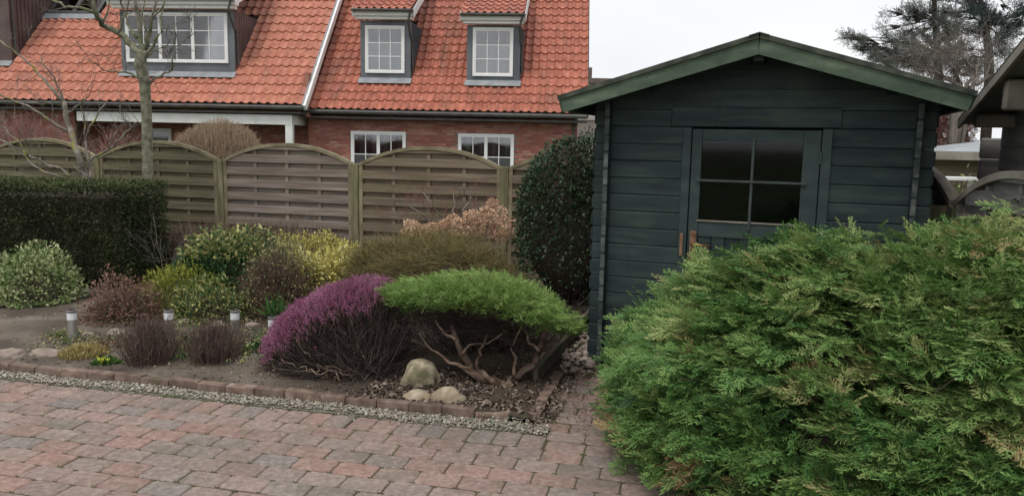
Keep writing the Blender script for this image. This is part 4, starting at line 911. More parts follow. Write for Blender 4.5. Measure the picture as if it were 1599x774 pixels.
def leafy(name, label, cat, c, r, n, L, mat, lmat=None, temps=LEAF, lo=.55, up=.25, rand=.7, seed=0, lump=.14, tint=(.15, .85), nst=60, stmat='bark_dark', wd=1.0, group=None, zmin=-.15, pw=1.0, tfun=None, base=None, stw=.010, freq=2.6):
    c = np.array([c[0], c[1], c[2] if len(c) > 2 else .03]); t = thing(name, c, label, cat, group)
    p, o, rf = dome_pts(n, c, r, lo, seed, lump, zmin, freq, pw)
    d = o + np.array([0, 0, up]) + rng.normal(size=p.shape) * rand
    tt = tint[0] + (tint[1] - tint[0]) * np.clip(rng.random(len(p)) * .75 + .25 * (rf - lo) / (1 - lo) + .12 * noise3(p, 7, seed + 3), 0, 1)
    if tfun is not None: tt = tfun(p, tt)
    sc = rng.uniform(.7, 1.25, len(p)) * L; sc3 = np.stack([sc, sc * wd, sc], 1)
    V, T, q = scatter(temps, p, frames(d, [0, 0, 1], .6), sc3, tt)
    obj('foliage', mesh('foliage', V, T, M[mat], q), t)
    e, _, _ = dome_pts(nst, c, np.array(r) * .86, .75, seed, lump, .0); b = c if base is None else np.array(base)
    V, T, q = stems_to(b, e, rng.uniform(.6, 1.2, len(e)) * stw, r[0] * .12)
    obj('stems', mesh('stems', V, T, M['dead'], q), t)
    return t

# clipped yew hedge
def hedge():
    t = thing('hedge', (-5.4, 8.4, 0), 'tall clipped dark yew hedge with a flat top at the left of the bed', 'hedge')
    hx = norm(np.array([1, -.05, 0])); hy = np.array([.05, 1, 0]); o = np.array([-8.42, 8.10, 0.0]); W_, D_, H_ = 4.52, .85, 1.13
    n = 46000; u, v, w_ = rng.random(n), rng.random(n), rng.random(n); f = rng.random(n)
    dep = rng.random(n) ** 1.6 * .12
    x = u * W_; y = v * D_; z = w_ * H_; nrm = np.zeros((n, 3))
    fr = f < .62; tp = (f >= .62) & (f < .86); sd = f >= .86
    wob = .018 * noise3(np.stack([x, z, x * 0], 1), 5, 2)
    y = np.where(fr, dep + wob, y); z = np.where(tp, H_ - dep * .7 + .012 * noise3(np.stack([x, y, x * 0], 1), 6, 5), z); x = np.where(sd, W_ - dep + wob, x)
    nrm[fr] = [0, -1, .15]; nrm[tp] = [0, 0, 1]; nrm[sd] = [1, 0, .15]
    # rounded shoulders
    p = o + hx * x[:, None] + hy * y[:, None]; p[:, 2] = np.maximum(.03, z - np.where(fr, .03 * (z > H_ - .05), 0))
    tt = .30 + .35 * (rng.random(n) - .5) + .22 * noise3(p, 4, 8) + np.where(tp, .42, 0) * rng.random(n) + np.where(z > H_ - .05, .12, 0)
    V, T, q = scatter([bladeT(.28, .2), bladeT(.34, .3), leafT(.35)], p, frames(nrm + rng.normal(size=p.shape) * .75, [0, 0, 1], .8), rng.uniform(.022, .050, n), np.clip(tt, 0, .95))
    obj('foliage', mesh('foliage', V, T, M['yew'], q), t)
    b = MB(); b.box(o + hx * .12 + hy * .13 + Zv * .02, hx * (W_ - .26), hy * (D_ - .26), Zv * (H_ - .17)); obj('stems', b.me('stems', M['bark_dark']), t)
hedge()

leafy('variegated_shrub', 'rounded cream and green variegated shrub at the left edge in front of the hedge', 'shrub', (-4.52, 7.3, .07), (.38, .38, .50), 4800, .040, 'varieg', tint=(.0, 1.0), lo=.6, seed=3, nst=90, pw=.8, zmin=-.3, lump=.2, freq=4)
leafy('reddish_shrub', 'low reddish brown leafy shrub behind the first lamp and left of the yellow-green bush', 'shrub', (-3.34, 6.60, .06), (.36, .28, .38), 2800, .032, 'redleaf', tint=(.0, .95), lo=.35, seed=5, nst=220, lump=.35, freq=4)
leafy('yellow_green_bush', 'low yellow-green mounded bush in the middle of the left bed', 'bush', (-3.00, 7.05, .06), (.50, .34, .40), 7000, .036, 'yellgreen', temps=NEEDLE, tint=(.0, .9), lo=.5, seed=6, nst=160, wd=1.3, lump=.3, freq=4)
leafy('low_green_bush', 'small dull green leafy bush between the yellow-green bush and the twiggy bush', 'bush', (-2.64, 6.75, .05), (.40, .28, .34), 3000, .034, 'cream', tint=(.1, .8), lo=.4, seed=16, nst=120, lump=.35, freq=4)
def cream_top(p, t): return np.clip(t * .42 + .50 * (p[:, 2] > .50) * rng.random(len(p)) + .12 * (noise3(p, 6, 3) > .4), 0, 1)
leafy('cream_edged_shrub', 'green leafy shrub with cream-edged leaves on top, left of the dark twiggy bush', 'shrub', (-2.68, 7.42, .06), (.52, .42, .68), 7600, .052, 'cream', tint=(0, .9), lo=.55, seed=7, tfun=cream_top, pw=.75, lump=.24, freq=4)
# dark twiggy bush
def twiggy(name, label, cat, c, r, n, mat, wd=.006, seed=0, lo=.55, leaves=0, lmat='greens', group=None, lump=.1, zmin=.0, curve=.03, base_sp=.3, pw=1.0, sub=2, fuzz=.09, tint=None):
    c = np.array([c[0], c[1], c[2] if len(c) > 2 else .03]); t = thing(name, c, label, cat, group)
    e, o, rf = dome_pts(n, c, r, lo, seed, lump, zmin, pw=pw); b = c + (e - c) * np.array([base_sp, base_sp, 0])
    b[:, 2] = c[2] - .02
    A_ = strip(b, e, wd, b * .4 + e * .6 + rng.normal(size=e.shape) * curve, tint=np.clip(rng.random(n) * .6, 0, 1) if tint is None else tint[0] + (tint[1] - tint[0]) * rng.random(n))
    parts = [A_]
    for s in range(sub):
        st = e * .72 + b * .28 + (e - b) * rng.uniform(0, .26, (n, 1)); en = st + norm(o + np.array([0, 0, .5]) + rng.normal(size=e.shape) * .7) * (fuzz * rng.uniform(.6, 1.4, (n, 1)))
        parts.append(strip(st, en, wd * .55, tint=np.clip(.3 + rng.random(n) * .7, 0, 1)))
    V, T, q = joinm(*parts); obj('twigs', mesh('twigs', V, T, M[mat], q), t)
    if leaves:
        p, o, rf = dome_pts(leaves, c, r, .65, seed, lump, zmin, pw=pw)
        V, T, q = scatter(LEAF, p, frames(o + rng.normal(size=p.shape) * .8, [0, 0, 1], .6), rng.uniform(.014, .03, len(p)), rng.random(len(p)))
        obj('foliage', mesh('foliage', V, T, M[lmat], q), t)
    return t
twiggy('twiggy_bush', 'dark rounded tangle of mostly bare twigs in the centre of the bed', 'bush', (-2.08, 6.98, .03), (.44, .38, .68), 1500, 'brownleaf', .007, 11, .35, 1900, 'cream', lump=.12, curve=.05, tint=(0, .6))
twiggy('bare_low_hedge', 'low brown hedge of bare twigs along the foot of the fence', 'hedge', (-3.1, 9.0, .02), (1.45, .40, .66), 3600, 'brownleaf', .007, 12, .55, 0, base_sp=.95, fuzz=.12, lump=.08, pw=.45)
leafy('golden_bush', 'bright yellow-green bush behind the twiggy bush, close to the fence', 'bush', (-2.0, 8.1, .03), (.66, .36, .64), 7000, .036, 'gold', tint=(0, .75), lo=.55, seed=9, pw=.65, lump=.22, freq=4)
leafy('cream_leaved_shrub', 'pale cream and yellow leaved shrub just left of the heather top', 'shrub', (-1.74, 7.2, .03), (.40, .34, .60), 3600, .052, 'gold', tint=(.15, 1.0), lo=.45, seed=10, pw=.75, lump=.28, freq=4)
# olive-brown sheared dome
def broom():
    c = np.array([-.78, 7.15, -.02]); t = thing('sheared_shrub', c, 'wide olive-brown sheared dome of fine shoots behind the heather and small juniper', 'shrub')
    n = 19000; p, o, rf = dome_pts(n, c, (.86, .55, .77), .66, 13, .16, -.12, pw=.55)
    d = norm(np.stack([-o[:, 1], o[:, 0], np.zeros(len(o))], 1) * rng.choice([-1, 1], (len(o), 1)) + o * .55 + rng.normal(size=o.shape) * .45)
    L = rng.uniform(.06, .19, len(p))[:, None]
    tt = np.clip(.25 + .35 * rng.random(len(p)) + .45 * np.clip(o[:, 2], 0, 1) * rng.random(len(p)) + .12 * noise3(p, 5, 2), 0, 1)
    V, T, q = strip(p - d * L * .3, p + d * L * .7, .0045, tint=tt); obj('foliage', mesh('foliage', V, T, M['broom'], q), t)
    e, _, _ = dome_pts(500, c, (.78, .5, .72), .8, 13, .05, 0, pw=.62); V, T, q = stems_to(c, e, .008, .2); obj('stems', mesh('stems', V, T, M['dead'], q), t)
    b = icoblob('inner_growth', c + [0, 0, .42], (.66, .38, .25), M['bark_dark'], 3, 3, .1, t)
broom()
# hydrangea with dry flower heads
def hydrangea():
    c = np.array([-.45, 8.05, .02]); t = thing('hydrangea', c, 'hydrangea with clusters of dry pinkish tan flower heads in front of the brown fence panel', 'hydrangea')
    heads = []
    for (x, y) in [(770, 322), (756, 334), (782, 336), (744, 342), (765, 346), (790, 350), (731, 352), (752, 356), (772, 360), (742, 366), (792, 365), (806, 356), (718, 352), (707, 346), (699, 352), (688, 358), (712, 360), (725, 366), (674, 360), (662, 362), (650, 358), (641, 356), (655, 368), (634, 366), (669, 370), (690, 369), (807, 370), (760, 372), (779, 374), (706, 372), (646, 374), (733, 340)]:
        heads.append(P(x + rnd.uniform(-3, 3), y - 5, 7.85 + rnd.uniform(-.15, .3)))
    e = np.array(heads); V, T, q = stems_to(c, e, .008, .15, arch=.05)
    # bare arching canes above
    obj('stems', mesh('stems', V, T, M['twigs'], q), t)
    for h in heads:
        n = 150; d = norm(rng.normal(size=(n, 3))); R_ = rnd.uniform(.055, .078); k = rng.uniform(.55, 1, n)[:, None]; p = h + d * R_ * k * [1, 1, .72]
        tt = np.clip(rng.random(n) * .6 + rnd.uniform(.05, .4), 0, 1)
        V, T, q = scatter([leafT(.8, .1, .1)], p, frames(d + rng.normal(size=(n, 3)) * .5), rng.uniform(.018, .03, n), tt); obj('flower_head', mesh('flower_head', V, T, M['hydr'], q), t)
hydrangea()
def polybranch(px, Y, r0, r1, jit=.01, sub=3):
    """a wandering limb through photo points at depth Y (Y may vary per point)"""
    n = len(px); ys = Y if hasattr(Y, '__len__') else [Y + rnd.uniform(-.12, .12) for _ in px]
    pts = [P(x, y, q) for (x, y), q in zip(px, ys)]; out = []
    for i in range(len(pts) - 1):
        for k in range(sub): out.append(pts[i] + (pts[i + 1] - pts[i]) * k / sub + (rng.normal(size=3) * jit if (i or k) else 0))
    out.append(pts[-1]); m = len(out); return out, [r0 + (r1 - r0) * (i / (m - 1)) ** .8 for i in range(m)]
def twigset(starts, dirs, L, wd, levels=2, spread=.6, n=4, upb=.25):
    """fine twig generations grown off start points"""
    parts = []; P0 = np.array(starts, float); D = norm(np.array(dirs, float)); W_ = wd
    for lv in range(levels + 1):
        ln = L * (.62 ** lv) * rng.uniform(.6, 1.3, (len(P0), 1)); P1 = P0 + D * ln
        mid = (P0 + P1) / 2 + rng.normal(size=P0.shape) * ln * .08
        parts.append(strip(P0, P1, W_, mid, tint=np.clip(rng.random(len(P0)) * .6 + .15 * lv, 0, 1)))
        if lv == levels: break
        k = rng.uniform(.35, 1, (len(P0), n)); S_ = P0[:, None] + (P1 - P0)[:, None] * k[..., None]
        D2 = D[:, None] + rng.normal(size=(len(P0), n, 3)) * spread + np.array([0, 0, upb]); P0 = S_.reshape(-1, 3); D = norm(D2.reshape(-1, 3)); W_ *= .62
    return joinm(*parts)
def shrub_canes():
    c = P(675, 352, 8.6); t = thing('bare_rose_bush', c * [1, 1, 0], 'leggy bare brown shrub with arching canes in front of the brown fence panel', 'shrub')
    b = MB()
    for px in ([(695, 352), (688, 335), (672, 318), (660, 300)], [(700, 345), (712, 320), (714, 305), (722, 292)], [(722, 330), (738, 310), (722, 298), (706, 290)], [(676, 350), (655, 330), (640, 322)], [(700, 350), (705, 338), (709, 325), (708, 300)], [(640, 360), (630, 345), (612, 338)]):
        pts, rr = polybranch(px, 8.6, .012, .004); b.tube(pts, rr, 5)
    obj('canes', b.me('canes', M['twig_pale'], smooth=True), t)
    st = [P(rnd.uniform(600, 760), rnd.uniform(300, 360), 8.6 + rnd.uniform(-.2, .2)) for _ in range(46)]; V, T, q = twigset(st, [(rnd.gauss(0, .6), rnd.gauss(0, .3), 1) for _ in st], .13, .006, 2)
    obj('twigs', mesh('twigs', V, T, M['redtwig'], q * .6), t)
shrub_canes()

# magenta heather: spreading wiry branches below, flower spikes on the upper side
def heather():
    base = G(575, 588, .03); t = thing('heather', base, 'large sprawling heather covered in magenta flowers over dark bare twigs', 'heather')
    c = np.array([-1.11, 5.42, .06]); r = np.array([.66, .44, .56])
    def shape(n, lo, zmin):
        d = norm(rng.normal(size=(n * 3, 3))); d = d[d[:, 2] > zmin][:n]
        k = 1 + .10 * noise3(d, 3, 21) + .05 * noise3(d, 9, 22); rf = lo + (1 - lo) * rng.random(len(d)) ** .6
        p = c + d * r * (k * rf)[:, None]
        lean = (p[:, 0] - c[0]) / r[0]; p[:, 2] = c[2] + (p[:, 2] - c[2]) * (1 + .26 * np.clip(lean, -1, 1)) * np.where(lean > .55, 1 - .25 * (lean - .55), 1)
        p[:, 2] = np.maximum(.05, p[:, 2]); return p, norm(d / r), rf
    # flowers
    p, o, rf = shape(30000, .88, -.2); f = o[:, 2] - .55 * o[:, 0] - .05 * o[:, 1] + .15 * noise3(p, 9, 5) + .14 * rng.normal(size=len(p))
    keep = f > .88; p, o = p[keep], o[keep]; n = len(p)
    d = norm(o + [0, 0, .7] + rng.normal(size=o.shape) * .35)
    # flower spike: stacked small bells
    V_, T_, t_ = [], [], []
    for i in range(7):
        a = i * 2.4; q = np.array([.12 + .13 * i, .07 * math.cos(a), .07 * math.sin(a)]); s = .15 * (1 - i * .07); k = len(V_)
        V_ += [q, q + [s * .4, s * math.cos(a), s * math.sin(a)], q + [s * .9, s * .4 * math.cos(a + 1.4), s * .4 * math.sin(a + 1.4)], q + [s * .2, s * math.cos(a + 2.2), s * math.sin(a + 2.2)]]; t_ += [-.05, .05, .12, 0]; T_ += [(k, k + 1, k + 2), (k, k + 2, k + 3)]
    sp_ = (np.array(V_), np.array(T_), np.array(t_))
    tt = np.clip(.22 + .5 * rng.random(n) + .25 * noise3(p, 10, 9), 0, 1); V, T, q = scatter([sp_], p, frames(d), rng.uniform(.035, .060, n), tt)
    obj('flowers', mesh('flowers', V, T, M['heather'], q), t)
    # green-brown shoots among the flowers
    ix = rng.random(n) < .7; V, T, q = strip(p[ix] - d[ix] * .07, p[ix] + d[ix] * .045, .0045, tint=rng.random(ix.sum())); obj('shoots', mesh('shoots', V, T, M['heathgreen'], q), t)
    # wiry dead twigs
    e, o, rf = shape(4600, .45, -.25); kk = e[:, 0] < -.60 - .15 * rng.random(len(e)); e, o = e[kk], o[kk]; n = len(e); b = np.array(base) + np.concatenate([rng.normal(size=(n, 2)) * .05, np.zeros((n, 1))], 1); m = b * .45 + e * .55 + rng.normal(size=e.shape) * .05; m[:, 2] -= .05
    m[:, 2] = np.maximum(m[:, 2], .04)
    A_ = strip(m * .5 + e * .5 + rng.normal(size=e.shape) * .01, e, .0042, tint=rng.random(n) * .35)
    k = 420; B_ = strip(b[:k], m[:k], .010, tint=.25 + rng.random(k) * .55); C_ = strip(m[:k], e[:k], .0065, tint=.2 + rng.random(k) * .6)
    D_ = strip(e, e + norm(o + rng.normal(size=e.shape) * .8 + [0, 0, .3]) * .06, .003, tint=rng.random(n) * .4)
    V, T, q = joinm(A_, B_, C_, D_); obj('twigs', mesh('twigs', V, T, M['deadd'], q), t)
    b = MB()
    for px in ([(575, 588), (548, 578), (520, 560), (500, 530)], [(575, 588), (540, 585), (505, 575), (478, 552), (462, 530)], [(570, 588), (530, 590), (500, 572), (488, 585), (470, 575), (440, 560)], [(578, 586), (570, 560), (556, 530), (548, 500)], [(580, 586), (600, 560), (612, 530), (618, 500)], [(575, 588), (520, 575), (495, 582), (460, 578), (425, 572)]):
        pts, rr = polybranch(px, [5.15 + (.02 if i == 0 else rnd.uniform(-.16, .08)) for i in range(len(px))], .0085, .003, .012, 4); pts = [np.array([q[0], q[1], max(q[2], .035)]) for q in pts]; b.tube(pts, rr, 5)
    obj('branches', b.me('branches', M['bark_jun'], smooth=True), t)
heather()

# juniper boughs
def boughs(tips, dirs, nsp, L, width, slen, tintb, temps=None, droop=0.0, thick=.35, roll=.45):
    """each bough carries nsp sprays laid along and beside its axis"""
    nb = len(tips); dirs = norm(dirs); up = np.array([0, 0, 1.0]); side = norm(np.cross(up + rng.normal(size=(nb, 3)) * .25, dirs)); nn = np.cross(dirs, side)
    t = rng.random((nb, nsp)) ** .75; a = rng.normal(size=(nb, nsp)) * .5; w_ = width * (1.05 - t) ** .8 + width * .12
    pos = tips[:, None] - dirs[:, None] * (L * (1 - t))[..., None] + side[:, None] * (a * w_)[..., None] + nn[:, None] * (rng.normal(size=(nb, nsp)) * width * thick)[..., None]
    pos[..., 2] -= droop * (1 - t) ** 2 * L * 0
    d = dirs[:, None] + side[:, None] * (a * .85)[..., None] + rng.normal(size=(nb, nsp, 3)) * .22
    R_ = frames(d.reshape(-1, 3), np.repeat(nn, nsp, 0), roll)
    sc = rng.uniform(.65, 1.2, nb * nsp) * slen
    tt = (tintb[:, None] + rng.normal(size=(nb, nsp)) * .07 + .10 * (t - .5)).ravel()
    return scatter(temps or SPRAYS, pos.reshape(-1, 3), R_, sc, tt)
def big_juniper():
    poly = np.array([(.66, 3.98), (.72, 3.64), (.90, 3.42), (1.18, 3.14), (1.54, 2.76), (1.92, 2.4), (2.15, 1.95), (2.32, 2.6), (2.55, 3.8), (2.72, 4.74), (2.2, 4.72), (1.6, 4.88), (1.05, 5.1), (.80, 4.75), (.68, 4.35)])
    t = thing('spreading_juniper', (1.7, 3.7, 0), 'huge spreading green juniper with feathery sprays in front of the green shed', 'juniper')
    def inside(p):
        x, y = p[:, 0], p[:, 1]; c = np.zeros(len(p), bool); n = len(poly)
        for i in range(n):
            a, b = poly[i], poly[(i + 1) % n]; k = (a[1] > y) != (b[1] > y); xx = (b[0] - a[0]) * (y - a[1]) / (b[1] - a[1] + 1e-12) + a[0]; c ^= k & (x < xx)
        return c
    def dist(p):
        m = np.full(len(p), 9.0); nv = np.zeros((len(p), 2)); n = len(poly)
        for i in range(n):
            if i in (6, 7, 8): continue      # pressed against the fence: no slope there
            a, b = poly[i], poly[(i + 1) % n]; e = b - a; u = np.clip(((p - a) @ e) / (e @ e), 0, 1); q = a + u[:, None] * e; d = np.linalg.norm(p - q, axis=1); k = d < m; m[k] = d[k]; nv[k] = (q - p)[k]
        return m, norm(nv)
    def height(p):
        d, nv = dist(p); H_ = .99 + .155 * (p[:, 0] - 1.2); H_ = np.clip(H_, .93, 1.20); q = np.clip(d / .66, 0, 1)
        p3 = np.concatenate([p, np.zeros((len(p), 1))], 1)
        z = .10 + (H_ - .10) * (1 - (1 - q) ** 2.1) ** .62 + (.055 * noise3(p3, 3.0, 31) + .13 * noise3(p3, 5.5, 32)) * np.clip(q * 2, .25, 1)
        return z, nv, q
    # rising shell samples, denser on the steep rim
    n = 16000; p = np.stack([rng.uniform(.38, 2.85, n), rng.uniform(1.85, 5.25, n)], 1); p = p[inside(p)]; z, nv, q = height(p)
    wgt = 1 + 2.6 * (1 - q) ** 2; keep = rng.random(len(p)) < wgt / 3.6; p, z, nv, q = p[keep], z[keep], nv[keep], q[keep]
    p, z, nv, q = p[:2000], z[:2000], nv[:2000], q[:2000]; nb = len(p)
    inner = rng.random(nb); lift = rng.normal(size=nb) * .038 - .02
    tips = np.stack([p[:, 0], p[:, 1], z + lift], 1); rim = (1 - q) ** 1.5
    swirl = np.stack([np.cos(p[:, 1] * 1.7 + 2.2), np.sin(p[:, 0] * 2.1 + .6)], 1)
    out = nv * (.35 + rim[:, None]) + swirl * .30 + rng.normal(size=(nb, 2)) * .38
    dirs = np.concatenate([out, (.16 + .15 * rng.normal(size=nb) + .06 * (1 - rim))[:, None]], 1)
    tips[:, :2] += nv * (rim * .04)[:, None]
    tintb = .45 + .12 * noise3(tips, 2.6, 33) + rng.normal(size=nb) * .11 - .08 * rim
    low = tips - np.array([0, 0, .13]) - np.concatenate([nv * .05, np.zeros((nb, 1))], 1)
    V1 = boughs(low[:1100], dirs[:1100], 8, .24, .085, .15, tintb[:1100] - .20, SPRAYS_B)  # lower layer tinted darker, painting shade into the gaps
    # flat layered plumes standing proud of the mass, combed the same way in patches
    N2 = 620; ks = rng.choice(nb, N2, replace=False); pt = tips[ks] + np.stack([nv[ks][:, 0] * .05, nv[ks][:, 1] * .05, rng.uniform(-.05, .05, N2)], 1)
    pd = np.concatenate([nv[ks] * (.40 + rim[ks][:, None]) + swirl[ks] * .60 + rng.normal(size=(N2, 2)) * .18, rng.uniform(-.16, .14, (N2, 1))], 1)
    V1 = joinm(V1, boughs(pt, pd, 20, .46, .11, .165, tintb[ks] - .01 + rng.normal(size=N2) * .06, SPRAYS_B, 0, .10, .22))
    # skirt: overhanging sprays down the rim, browning towards the ground
    m = 430; k = rng.integers(0, len(poly), m); sel = np.isin(k, [14, 0, 1, 2, 3, 4, 5, 13, 12]); k = k[sel]; u = rng.random(len(k)); a = poly[k]; b = poly[(k + 1) % len(poly)]; q2 = a + (b - a) * u[:, None]
    e = b - a; no = norm(np.stack([e[:, 1], -e[:, 0]], 1)); cen = np.array([1.7, 3.7]); no *= np.sign(((q2 - cen) * no).sum(1))[:, None]
    zz = rng.uniform(.07, .62, len(k)); bulge = .07 * np.sin(np.clip(zz / .62, 0, 1) * math.pi) 
    tips2 = np.concatenate([q2 + no * (bulge + rng.normal(size=len(k)) * .03)[:, None], zz[:, None]], 1)
    d2 = np.concatenate([no + rng.normal(size=no.shape) * .45, (-.05 + .25 * rng.normal(size=len(k)))[:, None]], 1)
    brown = (zz < .24) & (rng.random(len(k)) < .8)
    t2 = np.where(brown, .90 + rng.normal(size=len(k)) * .08, .32 + rng.normal(size=len(k)) * .10)
    V2 = boughs(tips2, d2, 9, .22, .08, .15, t2 - .04, SPRAYS_B)
    # stray long shoots
    m = 190; p, z_, nvv, qq = p[:m], z[:m], nv[:m], q[:m]; tp = np.stack([p[:, 0], p[:, 1], z_ + rng.uniform(.02, .10, m)], 1); d3 = np.concatenate([nvv * .5 + rng.normal(size=(m, 2)) * .5, rng.uniform(.4, 1.1, (m, 1))], 1)
    V3 = boughs(tp, d3, 5, .18, .025, .14, .50 + rng.normal(size=m) * .12, SPRAYS_B)
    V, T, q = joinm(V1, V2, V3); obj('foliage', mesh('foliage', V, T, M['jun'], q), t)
    # dead inner growth and limbs
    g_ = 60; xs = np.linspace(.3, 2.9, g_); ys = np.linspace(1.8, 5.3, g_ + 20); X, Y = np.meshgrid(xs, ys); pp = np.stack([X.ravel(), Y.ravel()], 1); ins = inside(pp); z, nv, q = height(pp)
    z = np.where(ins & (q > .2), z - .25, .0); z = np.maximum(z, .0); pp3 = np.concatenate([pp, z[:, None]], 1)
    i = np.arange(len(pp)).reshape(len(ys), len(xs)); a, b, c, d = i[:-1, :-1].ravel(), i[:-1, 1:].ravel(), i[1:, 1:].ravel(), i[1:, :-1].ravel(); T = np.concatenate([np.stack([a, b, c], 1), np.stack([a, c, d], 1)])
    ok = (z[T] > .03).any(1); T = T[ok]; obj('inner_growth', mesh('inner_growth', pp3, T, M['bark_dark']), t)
    e = tips[rng.choice(nb, 420, replace=False)] - [0, 0, .05]; bs = np.array([1.7, 3.9, .0]); bb = bs + np.concatenate([rng.normal(size=(420, 2)) * .12, np.zeros((420, 1))], 1); mid = bb * .35 + e * .65 - np.array([0, 0, .06]); V, T, q = strip(bb, e, .016, mid, tint=rng.random(420) * .7)
    e2 = tips2[rng.choice(len(tips2), 150)]; b2 = e2 * .55 + np.array([1.7, 3.9, .25]) * .45; V_, T_, q_ = strip(b2, e2, .012, tint=.3 + .6 * rng.random(150)); V, T, q = joinm((V, T, q), (V_, T_, q_))
    obj('branches', mesh('branches', V, T, M['dead'], q), t)
big_juniper()
def small_juniper():
    base = G(788, 606, .02); t = thing('umbrella_juniper', base, 'small juniper with a flat bright green canopy on bare twisted trunks beside the heather', 'juniper')
    c = np.array([-.17, 5.22, .635]); r = np.array([.63, .41, .080]); n = 520
    d = norm(rng.normal(size=(n * 2, 3))); d = d[d[:, 2] > -.45][:n]; k = 1 + .15 * noise3(d, 2.8, 44) + .08 * noise3(d, 8, 45)
    p = c + d * r * k[:, None]; p[:, 2] += -.20 * ((p[:, 0] - c[0] + .12) / .7) ** 2 * np.where(p[:, 0] > c[0], 1.0, .25)
    out = d.copy(); out[:, 2] = np.abs(out[:, 2]) * .25 + .10; out += rng.normal(size=out.shape) * .30
    rim = np.clip(1 - (p[:, 2] - (c[2] - .15)) / .2, 0, 1)
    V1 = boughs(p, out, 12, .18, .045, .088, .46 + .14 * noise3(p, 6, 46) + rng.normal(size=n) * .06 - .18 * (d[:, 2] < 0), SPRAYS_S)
    V2 = boughs(p[:60], out[:60] * [1, 1, 0] + [0, 0, .1] - d[:60] * [0, 0, .3], 5, .2, .05, .07, .9 + rng.normal(size=60) * .05, SPRAYS_S)
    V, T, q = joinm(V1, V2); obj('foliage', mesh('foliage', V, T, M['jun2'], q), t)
    b = MB(); Yb = base[1]
    L = [([(788, 606), (775, 598), (752, 590), (735, 575), (722, 552), (712, 530), (704, 508)], .034, .012), ([(778, 600), (748, 588), (728, 580), (716, 565)], .02, .008), ([(775, 598), (760, 585), (742, 572), (750, 545), (762, 520)], .018, .006), ([(722, 552), (735, 540), (760, 535), (785, 520)], .009, .003),
         ([(792, 605), (800, 592), (818, 582), (836, 566), (842, 548), (852, 520), (862, 500)], .026, .010), ([(836, 566), (845, 556), (862, 545), (880, 520)], .011, .005), ([(800, 592), (805, 570), (800, 545), (812, 515)], .012, .005), ([(842, 548), (828, 535), (820, 515)], .009, .004), ([(712, 530), (694, 520), (680, 500)], .01, .004), ([(735, 575), (700, 565), (672, 545), (655, 520)], .011, .004), ([(788, 606), (790, 618), (800, 626)], .03, .012), ([(785, 606), (770, 616), (762, 624)], .022, .008), ([(792, 606), (815, 612), (835, 622)], .02, .006)]
    for px, r0, r1 in L:
        ys = [Yb + (0 if i == 0 else rnd.uniform(-.03, .10) + .03 * min(i, 4)) for i in range(len(px))]
        if px[-1][1] > 606: ys = [Yb - .02, Yb - .10, Yb - .19]
        pts, rr = polybranch(px, ys, r0, r1, .006, 3); pts = [np.array([q[0], q[1], max(q[2], .02)]) for q in pts]; b.tube(pts, [q * 1.3 for q in rr], 7)
    obj('trunk', b.me('trunk', M['bark_jun'], smooth=True), t)
    n = 1000; e = c + rng.uniform(-1, 1, (n, 3)) * [.56, .36, 0]; e[:, 2] = .56 - .15 * ((e[:, 0] - c[0]) / .6) ** 2 + rng.normal(size=n) * .04
    e[:, 1] += .16; hub = [0, .14, 0] + np.where(rng.random((n, 1)) < .5, np.array([[-.36, 5.25, .32]]), np.array([[.10, 5.2, .30]])) + rng.normal(size=(n, 3)) * .07
    s = hub * .5 + e * .5 + rng.normal(size=(n, 3)) * [.08, .08, .05]; s[:, 2] = np.maximum(s[:, 2], .16)
    V, T, q = strip(s, e, .0040, tint=rng.random(n) * .45); A_ = strip(hub[:260], s[:260], .0065, tint=.2 + rng.random(260) * .6); V, T, q = joinm((V, T, q), A_)
    s2 = e + rng.normal(size=e.shape) * .02; e2 = s2 + rng.normal(size=e.shape) * [.07, .07, .04] - [0, 0, .03]; V, T, q = joinm((V, T, q), strip(s2, e2, .003, tint=rng.random(n) * .7))
    obj('dead_twigs', mesh('dead_twigs', V, T, M['deadd'], q), t)
small_juniper()
twiggy('shade_fill_twigs', 'dark bare twigs added to deepen the shade behind the small flat juniper', 'shrub', (-.22, 6.05, .03), (.72, .42, .55), 900, 'deadd', .006, 92, .3, 0, base_sp=.6, fuzz=.12, sub=3, tint=(0, .3))  # added twigs, coloured dark to stand in for deep shade

# tall dark evergreen between fence and shed
t = leafy('holly_bush', 'tall dark glossy evergreen bush filling the gap between fence and shed', 'bush', (.64, 7.75, .02), (.64, .55, 1.66), 18000, .040, 'holly', temps=[leafT(.55), leafT(.5, .2, .1)], tint=(.0, .72), lo=.72, seed=15, up=.1, lump=.08, nst=120, pw=.42, zmin=-.1)
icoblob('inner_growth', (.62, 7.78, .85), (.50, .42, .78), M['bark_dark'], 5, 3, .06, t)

# heath clumps: two upright tufts of dark twigs
def clump():
    c = np.array([0, 0, .0]); t = thing('heath_clump', (0, 0, 0), 'x', 'plant')
    n = 760; x = rng.normal(size=(n, 2)) * .085 + .02 * noise3(rng.normal(size=(n, 3)), 2, 3)[:, None]; x = np.clip(x, -.20, .20); b = np.concatenate([x * .75, np.zeros((n, 1))], 1)
    h = rng.uniform(.14, .36, n) * (1 - 3.2 * (x ** 2).sum(1)); e = np.concatenate([x * 1.12 + rng.normal(size=(n, 2)) * .035, h[:, None]], 1)
    A_ = strip(b, e, .0045, tint=rng.random(n) * .7); s = b + (e - b) * rng.uniform(.4, .95, (n, 1)); B_ = strip(s, s + norm(rng.normal(size=(n, 3)) * .5 + [0, 0, 1]) * .05, .0035, tint=.2 + .7 * rng.random(n))
    V, T, q = joinm(A_, B_, strip(s * [1.05, 1.05, .9], s * [1.05, 1.05, .9] + norm(rng.normal(size=(n, 3)) * .6 + [0, 0, 1]) * .04, .0035, tint=rng.random(n) * .5)); obj('twigs', mesh('twigs', V, T, M['heathgreen'], q * .8), t); return t
